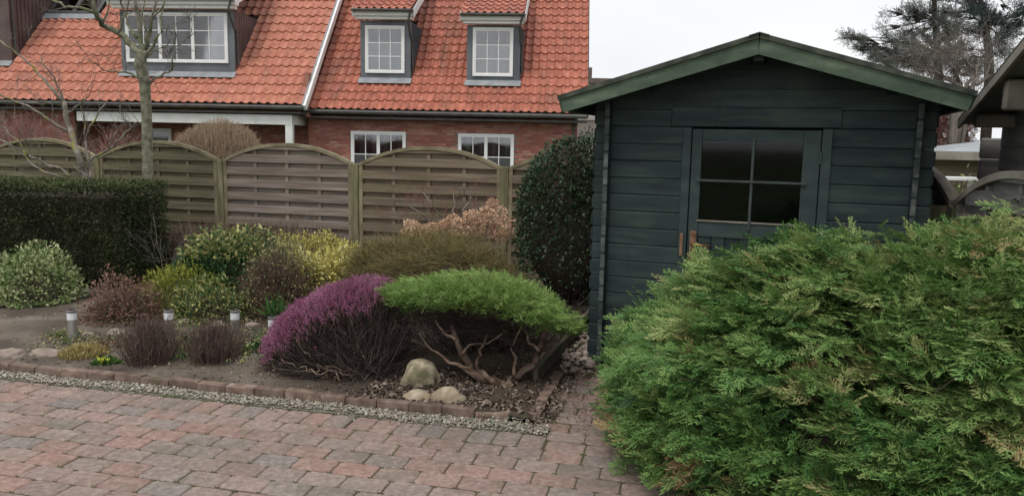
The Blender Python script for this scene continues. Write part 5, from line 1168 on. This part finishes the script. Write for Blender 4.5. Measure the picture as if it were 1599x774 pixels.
def dup(root, locn, rot=0, scale=1.0):
    r = root.copy(); COL.objects.link(r); r.location = locn; r.rotation_euler = (0, 0, rot); r.scale = (scale,) * 3
    for ch in list(root.children):
        q = ch.copy(); COL.objects.link(q); q.parent = r
        for gch in list(ch.children): z = gch.copy(); COL.objects.link(z); z.parent = q
    return r
hc = clump(); hc.location = G(236, 566, .03); hc['label'] = 'dark purplish twig clump left of the two, beside the yellow dry tuft'; hc['group'] = 'dark heath clumps by the edging'
WORLD[hc.name] = Matrix.Identity(4)
h2 = dup(hc, G(334, 566, .03), 2.1, .93); h2['label'] = 'dark purplish twig clump right of the two, in front of the third lamp'

# solar lamps
def lamp():
    t = thing('solar_lamp', (0, 0, 0), 'x', 'lamp', 'solar lamps in the flower bed')
    MB().tube([(0, 0, 0), (0, 0, .175)], .034, 20).obj('post', M['steel'], t, smooth=False)
    MB().tube([(0, 0, .176), (0, 0, .182), (0, 0, .234), (0, 0, .238)], [.028, .035, .035, .03], 20).obj('diffuser', M['lampwhite'], t)
    MB().tube([(0, 0, .2385), (0, 0, .241), (0, 0, .252), (0, 0, .256)], [.037, .038, .038, .033], 20).obj('cap', M['lampcap'], t)
    MB().aab(-.022, .022, -.022, .022, .2565, .2585).obj('solar_panel', M['dark_panel'], t)
    return t
l1 = lamp(); l1.location = G(114, 534, .03); l1['label'] = 'solar lamp standing free on bare soil, leftmost of the lamps'; l1.rotation_euler = (0, .01, .3)
l2 = dup(l1, G(265, 533, .03), .9); l2['label'] = 'solar lamp behind the left dark twig clump, by the pink stone'
l3 = dup(l1, G(368, 533, .03), 1.7); l3['label'] = 'solar lamp behind the right dark twig clump'
l4 = dup(l1, G(427, 545, .03), 2.4); l4['label'] = 'solar lamp half hidden by the left end of the magenta heather'
# stones
def stone(px, py, r, mat, label, seed, z=.03, rot=0, group=None, dy=0.0):
    p = G(px, py, z); p = p + np.array([0, r[1] * .6 + dy, r[2] * .12]); o = icoblob('stone', p, r, M[mat], seed, 4, .22); return tag(o, label, 'stone', group)
stone(655, 603, (.125, .10, .135), 'stone_mottled', 'large mottled grey-brown boulder, the tallest of the three stones under the small juniper', 51)
stone(651, 626, (.092, .06, .05), 'stone_yellow', 'flat sandy yellow stone by the edging, left of the bigger yellow one', 52)
stone(699, 629, (.108, .075, .072), 'stone_yellow', 'bigger sandy yellow stone by the edging, right of the pair', 53)
stone(67, 558, (.13, .08, .05), 'stone_pink', 'flat grey stone in front of the leftmost solar lamp', 54)
stone(11, 560, (.11, .08, .055), 'stone_pink', 'round-topped grey stone cut by the left edge of the photo', 55)
stone(181, 524, (.075, .05, .045), 'stone_pink', 'small pinkish stone at the foot of the reddish shrub', 56)
stone(284, 508, (.075, .05, .05), 'stone_pink', 'pink stone between the second lamp and the green bush', 57)
stone(339, 510, (.085, .05, .045), 'stone_pink', 'pinkish stone just left of the third lamp', 58)
stone(393, 511, (.07, .05, .04), 'stone_pink', 'pinkish stone just right of the third lamp', 59)
stone(136, 527, (.06, .04, .035), 'stone_pink', 'small pale stone right behind the leftmost solar lamp', 60)
# ground flora
def tuft(name, label, cat, p, R_, h, n, mat, L, blade=NEEDLE, tint=(0, 1), flat=.6):
    p = np.array(p, float); t = thing(name, p, label, cat); a = rng.uniform(0, 6.28, n); rr = np.sqrt(rng.random(n)) * R_
    pos = p + np.stack([np.cos(a) * rr, np.sin(a) * rr * .8, h * (1 - (rr / R_) ** 2) * rng.random(n)], 1); d = np.stack([np.cos(a) * rr / R_ * flat, np.sin(a) * rr / R_ * flat, np.ones(n)], 1) + rng.normal(size=(n, 3)) * .5
    V, T, q = scatter(blade, pos, frames(d), rng.uniform(.6, 1.3, n) * L, tint[0] + (tint[1] - tint[0]) * rng.random(n)); obj('leaves', mesh('leaves', V, T, M[mat], q), t); return t
tuft('dry_tuft', 'mound of dry straw-yellow grass at the foot of the leftmost lamp', 'grass tuft', G(131, 556, .03), .16, .07, 1500, 'drygrass', .05)
pr = tuft('primrose', 'tiny primrose with yellow petals near the edging', 'flower', G(166, 568, .03), .07, .02, 90, 'greens', .05, LEAF, (.2, 1))
V, T, q = scatter([leafT(.8)], np.array(G(160, 562, .07)) + rng.normal(size=(16, 3)) * [.018, .012, .008], frames(rng.normal(size=(16, 3)) + [0, 0, 1]), np.full(16, .028), rng.random(16)); obj('petals', mesh('petals', V, T, M['primrose'], q), pr)
tuft('daffodil_shoots', 'upright blue-green bulb leaves behind the half hidden lamp', 'plant', P(428, 492, 6.35), .06, .02, 34, 'greens', .16, [bladeT(.1, .05)], (0, .5), .25)
tuft('leafy_ground_plant', 'low green and yellow leaf rosettes between the two dark twig clumps', 'plant', G(288, 545, .03), .16, .07, 420, 'cream', .045, LEAF, (.1, .8))
tuft('leafy_ground_plant', 'low green leafy plant between right twig clump and heather', 'plant', G(396, 552, .03), .17, .07, 520, 'cream', .040, LEAF, (.05, .6))
tuft('leafy_ground_plant', 'sparse green weeds left of the leftmost lamp', 'plant', G(95, 528, .03), .10, .03, 160, 'greens', .04, NEEDLE, (.1, 1))
tuft('leafy_ground_plant', 'low reddish-green ground cover right of the dry straw tuft', 'plant', G(168, 545, .03), .18, .05, 380, 'redleaf', .035, LEAF, (0, 1))
def litter(name, n, S_, N_, mat, sz, tint, z=.045):
    s = rng.uniform(*S_, n); q = rng.uniform(*N_, n); p = e1[None] * s[:, None] + e2[None] * q[:, None]; p = np.concatenate([p, z + rng.random((n, 1)) * .012], 1)
    V, T, t = scatter([leafT(.6, .2, .2), leafT(.3, .25, .3)], p, frames(rng.normal(size=(n, 3)) * [1, 1, .2], [0, 0, 1], .4), rng.uniform(*sz, n), rng.uniform(*tint, n)); o = obj(name, mesh(name, V, T, M[mat], t)); return tag(o, kind='stuff')
litter('leaf_litter', 5200, (-6.6, -.85), (4.46, 7.4), 'litter', (.008, .028), (0, .72))
litter('fallen_twigs', 1200, (-2.0, -.72), (4.40, 5.1), 'dead', (.02, .07), (.1, .9), .035)
litter('leaf_litter', 900, (-1.2, -.45), (4.25, 5.4), 'litter', (.008, .030), (0, .6), .012)
litter('leaf_litter', 170, (-5.0, -.3), (2.4, 4.2), 'litter', (.006, .018), (.1, .75), .005)
def cover(n, S_, N_, mat, L, tint, seed, th=.0, up=.9):
    s = rng.uniform(*S_, n); q = rng.uniform(*N_, n); p = e1[None] * s[:, None] + e2[None] * q[:, None]; p = np.concatenate([p, np.full((n, 1), .04)], 1); k = noise3(p, 5, seed) > th; p = p[k]
    p[:, 2] += rng.random(len(p)) * .05; V, T, t = scatter(LEAF, p, frames(rng.normal(size=p.shape) * [1, 1, .5] + [0, 0, up], [0, 0, 1], .4), rng.uniform(.5, 1.3, len(p)) * L, rng.uniform(*tint, len(p))); o = obj('ground_cover', mesh('ground_cover', V, T, M[mat], t)); tag(o, kind='stuff')
cover(5200, (-4.9, -2.6), (4.75, 5.9), 'cream', .026, (0, .8), 5, .12)
cover(2600, (-4.6, -2.4), (4.70, 5.6), 'greens', .024, (.1, 1), 8, .25)
cover(6500, (-4.8, -2.2), (4.60, 6.2), 'litter', .026, (.05, .62), 11, -.1, .2)
cover(700, (-3.9, -3.0), (4.8, 5.3), 'gold', .026, (.1, 1), 14, .3)
cover(1600, (-2.2, -.9), (4.6, 5.6), 'deadd', .018, (.0, .7), 17, -.3, .1)
# moss and small weeds in gravel
litter('moss', 500, (-6.0, -.75), (4.21, 4.33), 'greens', (.006, .016), (.2, 1), .010)
for (x, y, Y, n_, nm, lb) in ((300, 420, 7.6, 22, 'dry_plant', 'thin dry stems leaning out between the yellow-green bush and the cream-edged shrub'), (480, 400, 7.4, 26, 'dry_plant', 'loose bare shoots sticking up from the shrubs left of the heather')):
    b0 = P(x, y, Y); t = thing(nm, (b0[0], b0[1], .03), lb, 'plant'); st = [np.array([b0[0] + rnd.gauss(0, .28), b0[1] + rnd.gauss(0, .12), .1]) for _ in range(n_)]
    V, T, q = twigset(st, [(rnd.gauss(0, .45), rnd.gauss(0, .3), 1) for _ in st], .50, .006, 2, .5, 3); obj('stems', mesh('stems', V, T, M['twigs'], q), t)
# weathered stick on the soil
sk_ = thing('stick', G(105, 465, .05), 'short pale stick lying on the soil right of the variegated shrub', 'stick'); MB().tube([G(90, 461, .06), G(101, 464, .065), G(114, 468, .05)], [.008, .009, .005], 6).obj('stick', M['twig_pale'], sk_, smooth=True)

# ================================================================ TREES
def tree_main():
    t = thing('bare_tree', G(229, 400, 0) * [1, 1, 0], 'bare young tree with a straight grey-green trunk rising behind the clipped hedge', 'tree'); Y = 9.35
    b0 = P(229, 285, Y); t.location = (b0[0], b0[1], 0); WORLD[t.name] = Matrix.Translation(t.location)
    b = MB(); px = [(231, 285), (230, 230), (229, 180), (226, 130), (219, 100), (222, 78)]; pts = [np.array([b0[0] + .02, Y, -.05])] + [P(x, y, Y) for x, y in px]
    b.tube(pts, [.085, .062, .060, .058, .062, .072, .068], 12); 
    obj('trunk', b.me('trunk', M['bark_tree'], smooth=True), t)
    L = [([(222, 90), (205, 70), (185, 52), (160, 38), (148, 20), (143, -6), (140, -60)], .045, .02), ([(148, 20), (125, 12), (100, 10), (82, 0), (60, -20)], .022, .008), ([(222, 85), (218, 55), (214, 25), (208, -10), (205, -70)], .034, .012), ([(224, 88), (232, 60), (238, 30), (245, -5), (250, -60)], .030, .010), ([(226, 90), (240, 72), (250, 48), (252, 20), (262, -20)], .020, .008), ([(214, 60), (200, 38), (190, 15), (186, -20)], .018, .007),
         ([(224, 110), (240, 88), (262, 76), (285, 74), (272, 95), (268, 108), (252, 118), (234, 126)][::-1][:1] + [(234, 126), (252, 118), (268, 108), (271, 96), (265, 84), (273, 66), (274, 50), (270, 38)], .016, .004), ([(265, 84), (280, 70), (292, 58), (300, 46)], .007, .003), ([(222, 98), (238, 80), (252, 76), (268, 60)], .012, .004), ([(219, 125), (200, 112), (178, 114), (160, 108), (140, 95), (128, 88)], .014, .004), ([(224, 80), (228, 50), (222, 20), (228, -20)], .018, .007), ([(238, 30), (256, 10), (266, -12)], .010, .004), ([(160, 38), (168, 15), (172, -15)], .014, .005), ([(185, 52), (192, 28), (200, 5), (198, -25)], .012, .005), ([(227, 140), (216, 128), (215, 112)], .012, .004)]
    st, dr = [], []
    for px, r0, r1 in L:
        b = MB(); pts, rr = polybranch(px, [Y + (0 if i == 0 else rnd.uniform(-.06, .06) + .03 * i * rnd.choice((-1, 1))) for i in range(len(px))], r0, r1, .010, 3); b.tube(pts, rr, 8); obj('limb', b.me('limb', M['bark_tree'], smooth=True), t)
        for i in range(4, len(pts), 2):
            st.append(pts[i]); v = pts[i] - pts[i - 1]; dr.append(norm(v) * .6 + rng.normal(size=3) * .55 + [0, 0, .35])
    V, T, q = twigset(st, dr, .20, .010, 2, .6, 3); obj('twigs', mesh('twigs', V, T, M['twigs'], q), t)
tree_main()
def lichen_tree():
    Y = 9.5; b0 = P(138, 285, Y); t = thing('lichen_tree', (b0[0], b0[1], 0), 'bare multi-stemmed small tree with yellow lichen on its stems behind the hedge', 'tree')
    base = np.array([b0[0], Y, 0.0]); L = [([(138, 290), (134, 270), (122, 240), (110, 205), (102, 180), (100, 158)], .045, .026), ([(100, 160), (84, 140), (60, 115), (35, 90), (8, 68), (-15, 55)], .022, .006), ([(101, 160), (90, 130), (72, 105), (62, 85)], .014, .005), ([(102, 176), (112, 172), (128, 160), (140, 148)], .014, .005), ([(108, 205), (85, 192), (55, 172), (25, 158), (0, 148), (-20, 146)], .02, .008), ([(60, 175), (80, 190), (82, 178), (82, 160), (62, 162), (42, 160)], .009, .004),
         ([(141, 285), (142, 262), (137, 240), (133, 215), (140, 195), (158, 172), (168, 158)], .024, .006), ([(141, 250), (152, 242), (172, 232), (188, 218), (204, 200), (214, 190), (224, 195)], .018, .006), ([(170, 232), (176, 218), (182, 205)], .009, .004), ([(110, 278), (95, 262), (72, 256), (50, 243), (35, 236), (15, 226), (0, 218)], .016, .009), ([(100, 277), (75, 270), (55, 262), (40, 245), (10, 225)], .013, .006), ([(45, 242), (30, 222), (12, 205), (-8, 192)], .010, .005), ([(145, 280), (128, 268), (115, 258)], .012, .005), ([(133, 215), (132, 190), (126, 165)], .010, .004), ([(204, 200), (196, 188), (186, 178)], .007, .003)]
    st, dr = [], []
    bb = MB(); bb.tube([base, P(137, 288, Y)], [.06, .046], 10); obj('trunk', bb.me('trunk', M['bark_lichen'], smooth=True), t)
    for px, r0, r1 in L:
        b = MB(); pts, rr = polybranch(px, [Y + (0 if i == 0 else rnd.uniform(-.08, .08)) for i in range(len(px))], r0, r1, .008, 3); b.tube(pts, rr, 7); obj('limb', b.me('limb', M['bark_lichen'], smooth=True), t)
        for i in range(3, len(pts), 3): st.append(pts[i]); dr.append(norm(pts[i] - pts[i - 1]) * .4 + rng.normal(size=3) * .5 + [0, 0, .5])
    V, T, q = twigset(st, dr, .26, .008, 2, .45, 3); obj('twigs', mesh('twigs', V, T, M['twigs'], q), t)
lichen_tree()
twiggy('ivy_shrub', 'small ivy-like shrub with a few green leaves at the foot of the lichened tree', 'shrub', tuple(P(165, 285, 9.8)[:2]) + (.0,), (.75, .2, 1.35), 420, 'brownleaf', .007, 61, .5, 900, 'greens', base_sp=.8, pw=.6)
twiggy('red_twig_shrub', 'red-brown twiggy shrub behind the left end of the fence', 'shrub', tuple(P(45, 240, 12.5)[:2]) + (.0,), (1.15, .5, 2.0), 2200, 'redtwig', .010, 62, .5, 0, base_sp=.6, fuzz=.28, sub=3)
twiggy('red_twig_shrub', 'red-brown twiggy shrub behind the fence between the lichened tree and the bare tree', 'shrub', tuple(P(178, 240, 12.2)[:2]) + (.0,), (.62, .5, 1.78), 1500, 'redtwig', .010, 63, .5, 0, base_sp=.6, fuzz=.24, sub=3)
twiggy('beige_hedge_bush', 'rounded beige clipped beech bush rising behind the pinkish fence panel', 'bush', tuple(P(342, 240, 13.2)[:2]) + (.0,), (1.02, .6, 1.98), 8500, 'beige', .010, 64, .88, 0, base_sp=.8, fuzz=.10, sub=3, lump=.04, pw=.62, tint=(.3, .9))
# trees beyond the shed
def conifer(name, label, Y, blobs, mat, trunk, seed, nL, sp_, nspray, cat='conifer'):
    r = np.random.default_rng(seed); b0 = P(trunk[0][0], 200, Y); t = thing(name, (b0[0], b0[1], 0), label, cat)
    b = MB(); pts = [np.array([b0[0], b0[1], -.1])] + [P(x, y, Y) for x, y in trunk]; b.tube(pts, [.14] + [.10 * (1 - i / len(trunk)) + .03 for i in range(len(trunk))], 8); obj('trunk', b.me('trunk', M['bark_dark'], smooth=True), t)
    pos, br0, br1 = [], [], []
    for (x, y, rx, ry, dens) in blobs:
        c = P(x, y, Y); k = Y / FPX
        n = int(nspray * dens * rx * ry / 900.); d = norm(r.normal(size=(n, 3))) * (r.random((n, 1)) ** .45) * [rx * k, rx * k, ry * k]; pos.append(c + d + [0, r.uniform(-.4, .4), 0]); 
        tp = pts[min(range(1, len(pts)), key=lambda q: abs(pts[q][2] - c[2]))]; br0.append(tp); br1.append(c)
        for q in d[:10]: br0.append(c + (tp - c) * .25); br1.append(c + q * .85)
    pos = np.concatenate(pos); n = len(pos); o = norm(pos - P(trunk[0][0], 60, Y)); V, T, q = scatter(SPRAYS_S if sp_ == 's' else NEEDLE, pos, frames(o * .6 + r.normal(size=(n, 3)) * .7 + [0, 0, .25]), r.uniform(.6, 1.3, n) * nL, r.random(n) * .8)
    obj('crown', mesh('crown', V, T, M[mat], q), t); V, T, q = strip(np.array(br0), np.array(br1), .05, tint=r.random(len(br0)) * .6); obj('limbs', mesh('limbs', V, T, M['twigsd'], q), t)
def cl(x, y, rx, ry, n, dn, seed):
    r = random.Random(seed); return [(x + r.gauss(0, rx * .5), y + r.gauss(0, ry * .5), r.uniform(9, 17), r.uniform(6, 11), dn) for _ in range(n)]
pb = cl(1455, 18, 60, 34, 20, .9, 1) + cl(1450, 62, 70, 24, 18, .9, 2) + cl(1430, 96, 60, 18, 16, 1.3, 3) + cl(1500, 100, 40, 22, 8, .9, 7) + [(1330, 58, 12, 8, .8), (1343, 66, 12, 9, .9), (1356, 74, 12, 10, 1.2), (1366, 86, 14, 10, 1.3), (1380, 98, 15, 9, 1.3), (1336, 76, 9, 6, .6), (1392, 20, 10, 8, .6), (1388, 45, 10, 8, .7), (1405, -12, 14, 10, .7), (1455, -20, 40, 20, .8)]
conifer('pine_tree', 'tall loose grey-green pine against the sky behind the shed roof', 24, pb, 'pine', [(1466, 130), (1464, 80), (1460, 30), (1458, -30)], 71, .27, 's', 480)
cb = [(1520, 4, 12, 12, 1.4), (1530, 18, 16, 10, 1.6), (1514, 26, 12, 8, 1.2), (1540, 34, 18, 9, 1.6), (1562, 36, 14, 8, 1.3), (1580, 26, 12, 9, 1.2), (1574, 14, 8, 7, 1.0), (1595, 20, 10, 9, 1.2), (1538, 50, 16, 10, 1.6), (1560, 56, 16, 9, 1.5), (1578, 44, 16, 8, 1.4), (1596, 36, 12, 8, 1.2), (1545, 68, 14, 9, 1.4), (1512, 50, 9, 6, .9), (1528, -14, 14, 12, 1.3), (1552, 84, 14, 10, 1.2), (1530, 92, 16, 12, 1.1), (1512, 76, 12, 8, .9)]
conifer('cedar_tree', 'dark blue-green conifer with layered branches right of the pine', 21, cb, 'cedar', [(1545, 130), (1544, 80), (1538, 40), (1530, -10)], 72, .26, 's', 520)
conifer('dark_bush', 'small dark evergreen seen under the grey cabin eave', 16, [(1502, 195, 14, 9, 1.6), (1510, 206, 12, 8, 1.4), (1508, 230, 26, 20, 1.3)], 'cedar', [(1505, 230), (1505, 215), (1505, 200)], 73, .2, 's', 500, 'bush')
def bare_bush(name, label, x, Y, blobs, n0, mat, wd=.014, L=.5):
    b0 = P(x, 200, Y); t = thing(name, (b0[0], b0[1], 0), label, 'shrub'); b = MB(); st, dr = [], []
    for px in blobs:
        pts, rr = polybranch(px, [Y + rnd.uniform(-.5, .5) for _ in px], .035, .012, .02, 3); b.tube([np.array([b0[0], b0[1], 0])] + pts, [.05] + rr, 6)
        for i in range(2, len(pts)):
            for _ in range(n0): st.append(pts[i]); dr.append(norm(pts[i] - pts[i - 1]) * .7 + rng.normal(size=3) * .6)
    obj('limbs', b.me('limbs', M['twig_pale'], smooth=True), t); V, T, q = twigset(st, dr, L, wd, 2, .6, 3, .1); obj('twigs', mesh('twigs', V, T, M[mat], q), t)
bare_bush('bare_shrub', 'wide leafless shrub with arching pale branches in front of the conifers', 1490, 13, [[(1500, 135), (1470, 118), (1448, 100), (1440, 85)], [(1505, 138), (1480, 122), (1455, 112), (1430, 108)], [(1500, 130), (1490, 110), (1485, 92), (1478, 80)], [(1510, 130), (1525, 110), (1510, 92), (1500, 82)], [(1515, 135), (1540, 120), (1545, 100), (1535, 85)], [(1490, 135), (1450, 130), (1425, 122)], [(1520, 130), (1530, 105), (1550, 90)], [(1500, 140), (1492, 125), (1500, 105), (1492, 95)]], 3, 'twigs', .012, .5)
bare_bush('bare_shrub', 'red-brown leafless shrub showing between shed eave and lean-to roof', 1470, 14, [[(1470, 235), (1455, 215), (1452, 195)], [(1472, 235), (1468, 212), (1475, 195)], [(1480, 235), (1490, 215), (1485, 200)], [(1470, 240), (1448, 225), (1440, 205)]], 8, 'redtwig', .02, .5)
leafy('grey_shrub', 'grey-green leafy shrub behind the fence corner right of the shed', 'shrub', tuple(P(1505, 300, 6.9)[:2]) + (.0,), (.20, .2, 1.35), 1500, .05, 'varieg', tint=(0, .6), seed=81, nst=40, pw=.7)
# extra greenery far beyond, along the back of the gardens
print('objects', len(bpy.data.objects), 'tris', sum(len(o.data.polygons) for o in bpy.data.objects if o.type == 'MESH'))
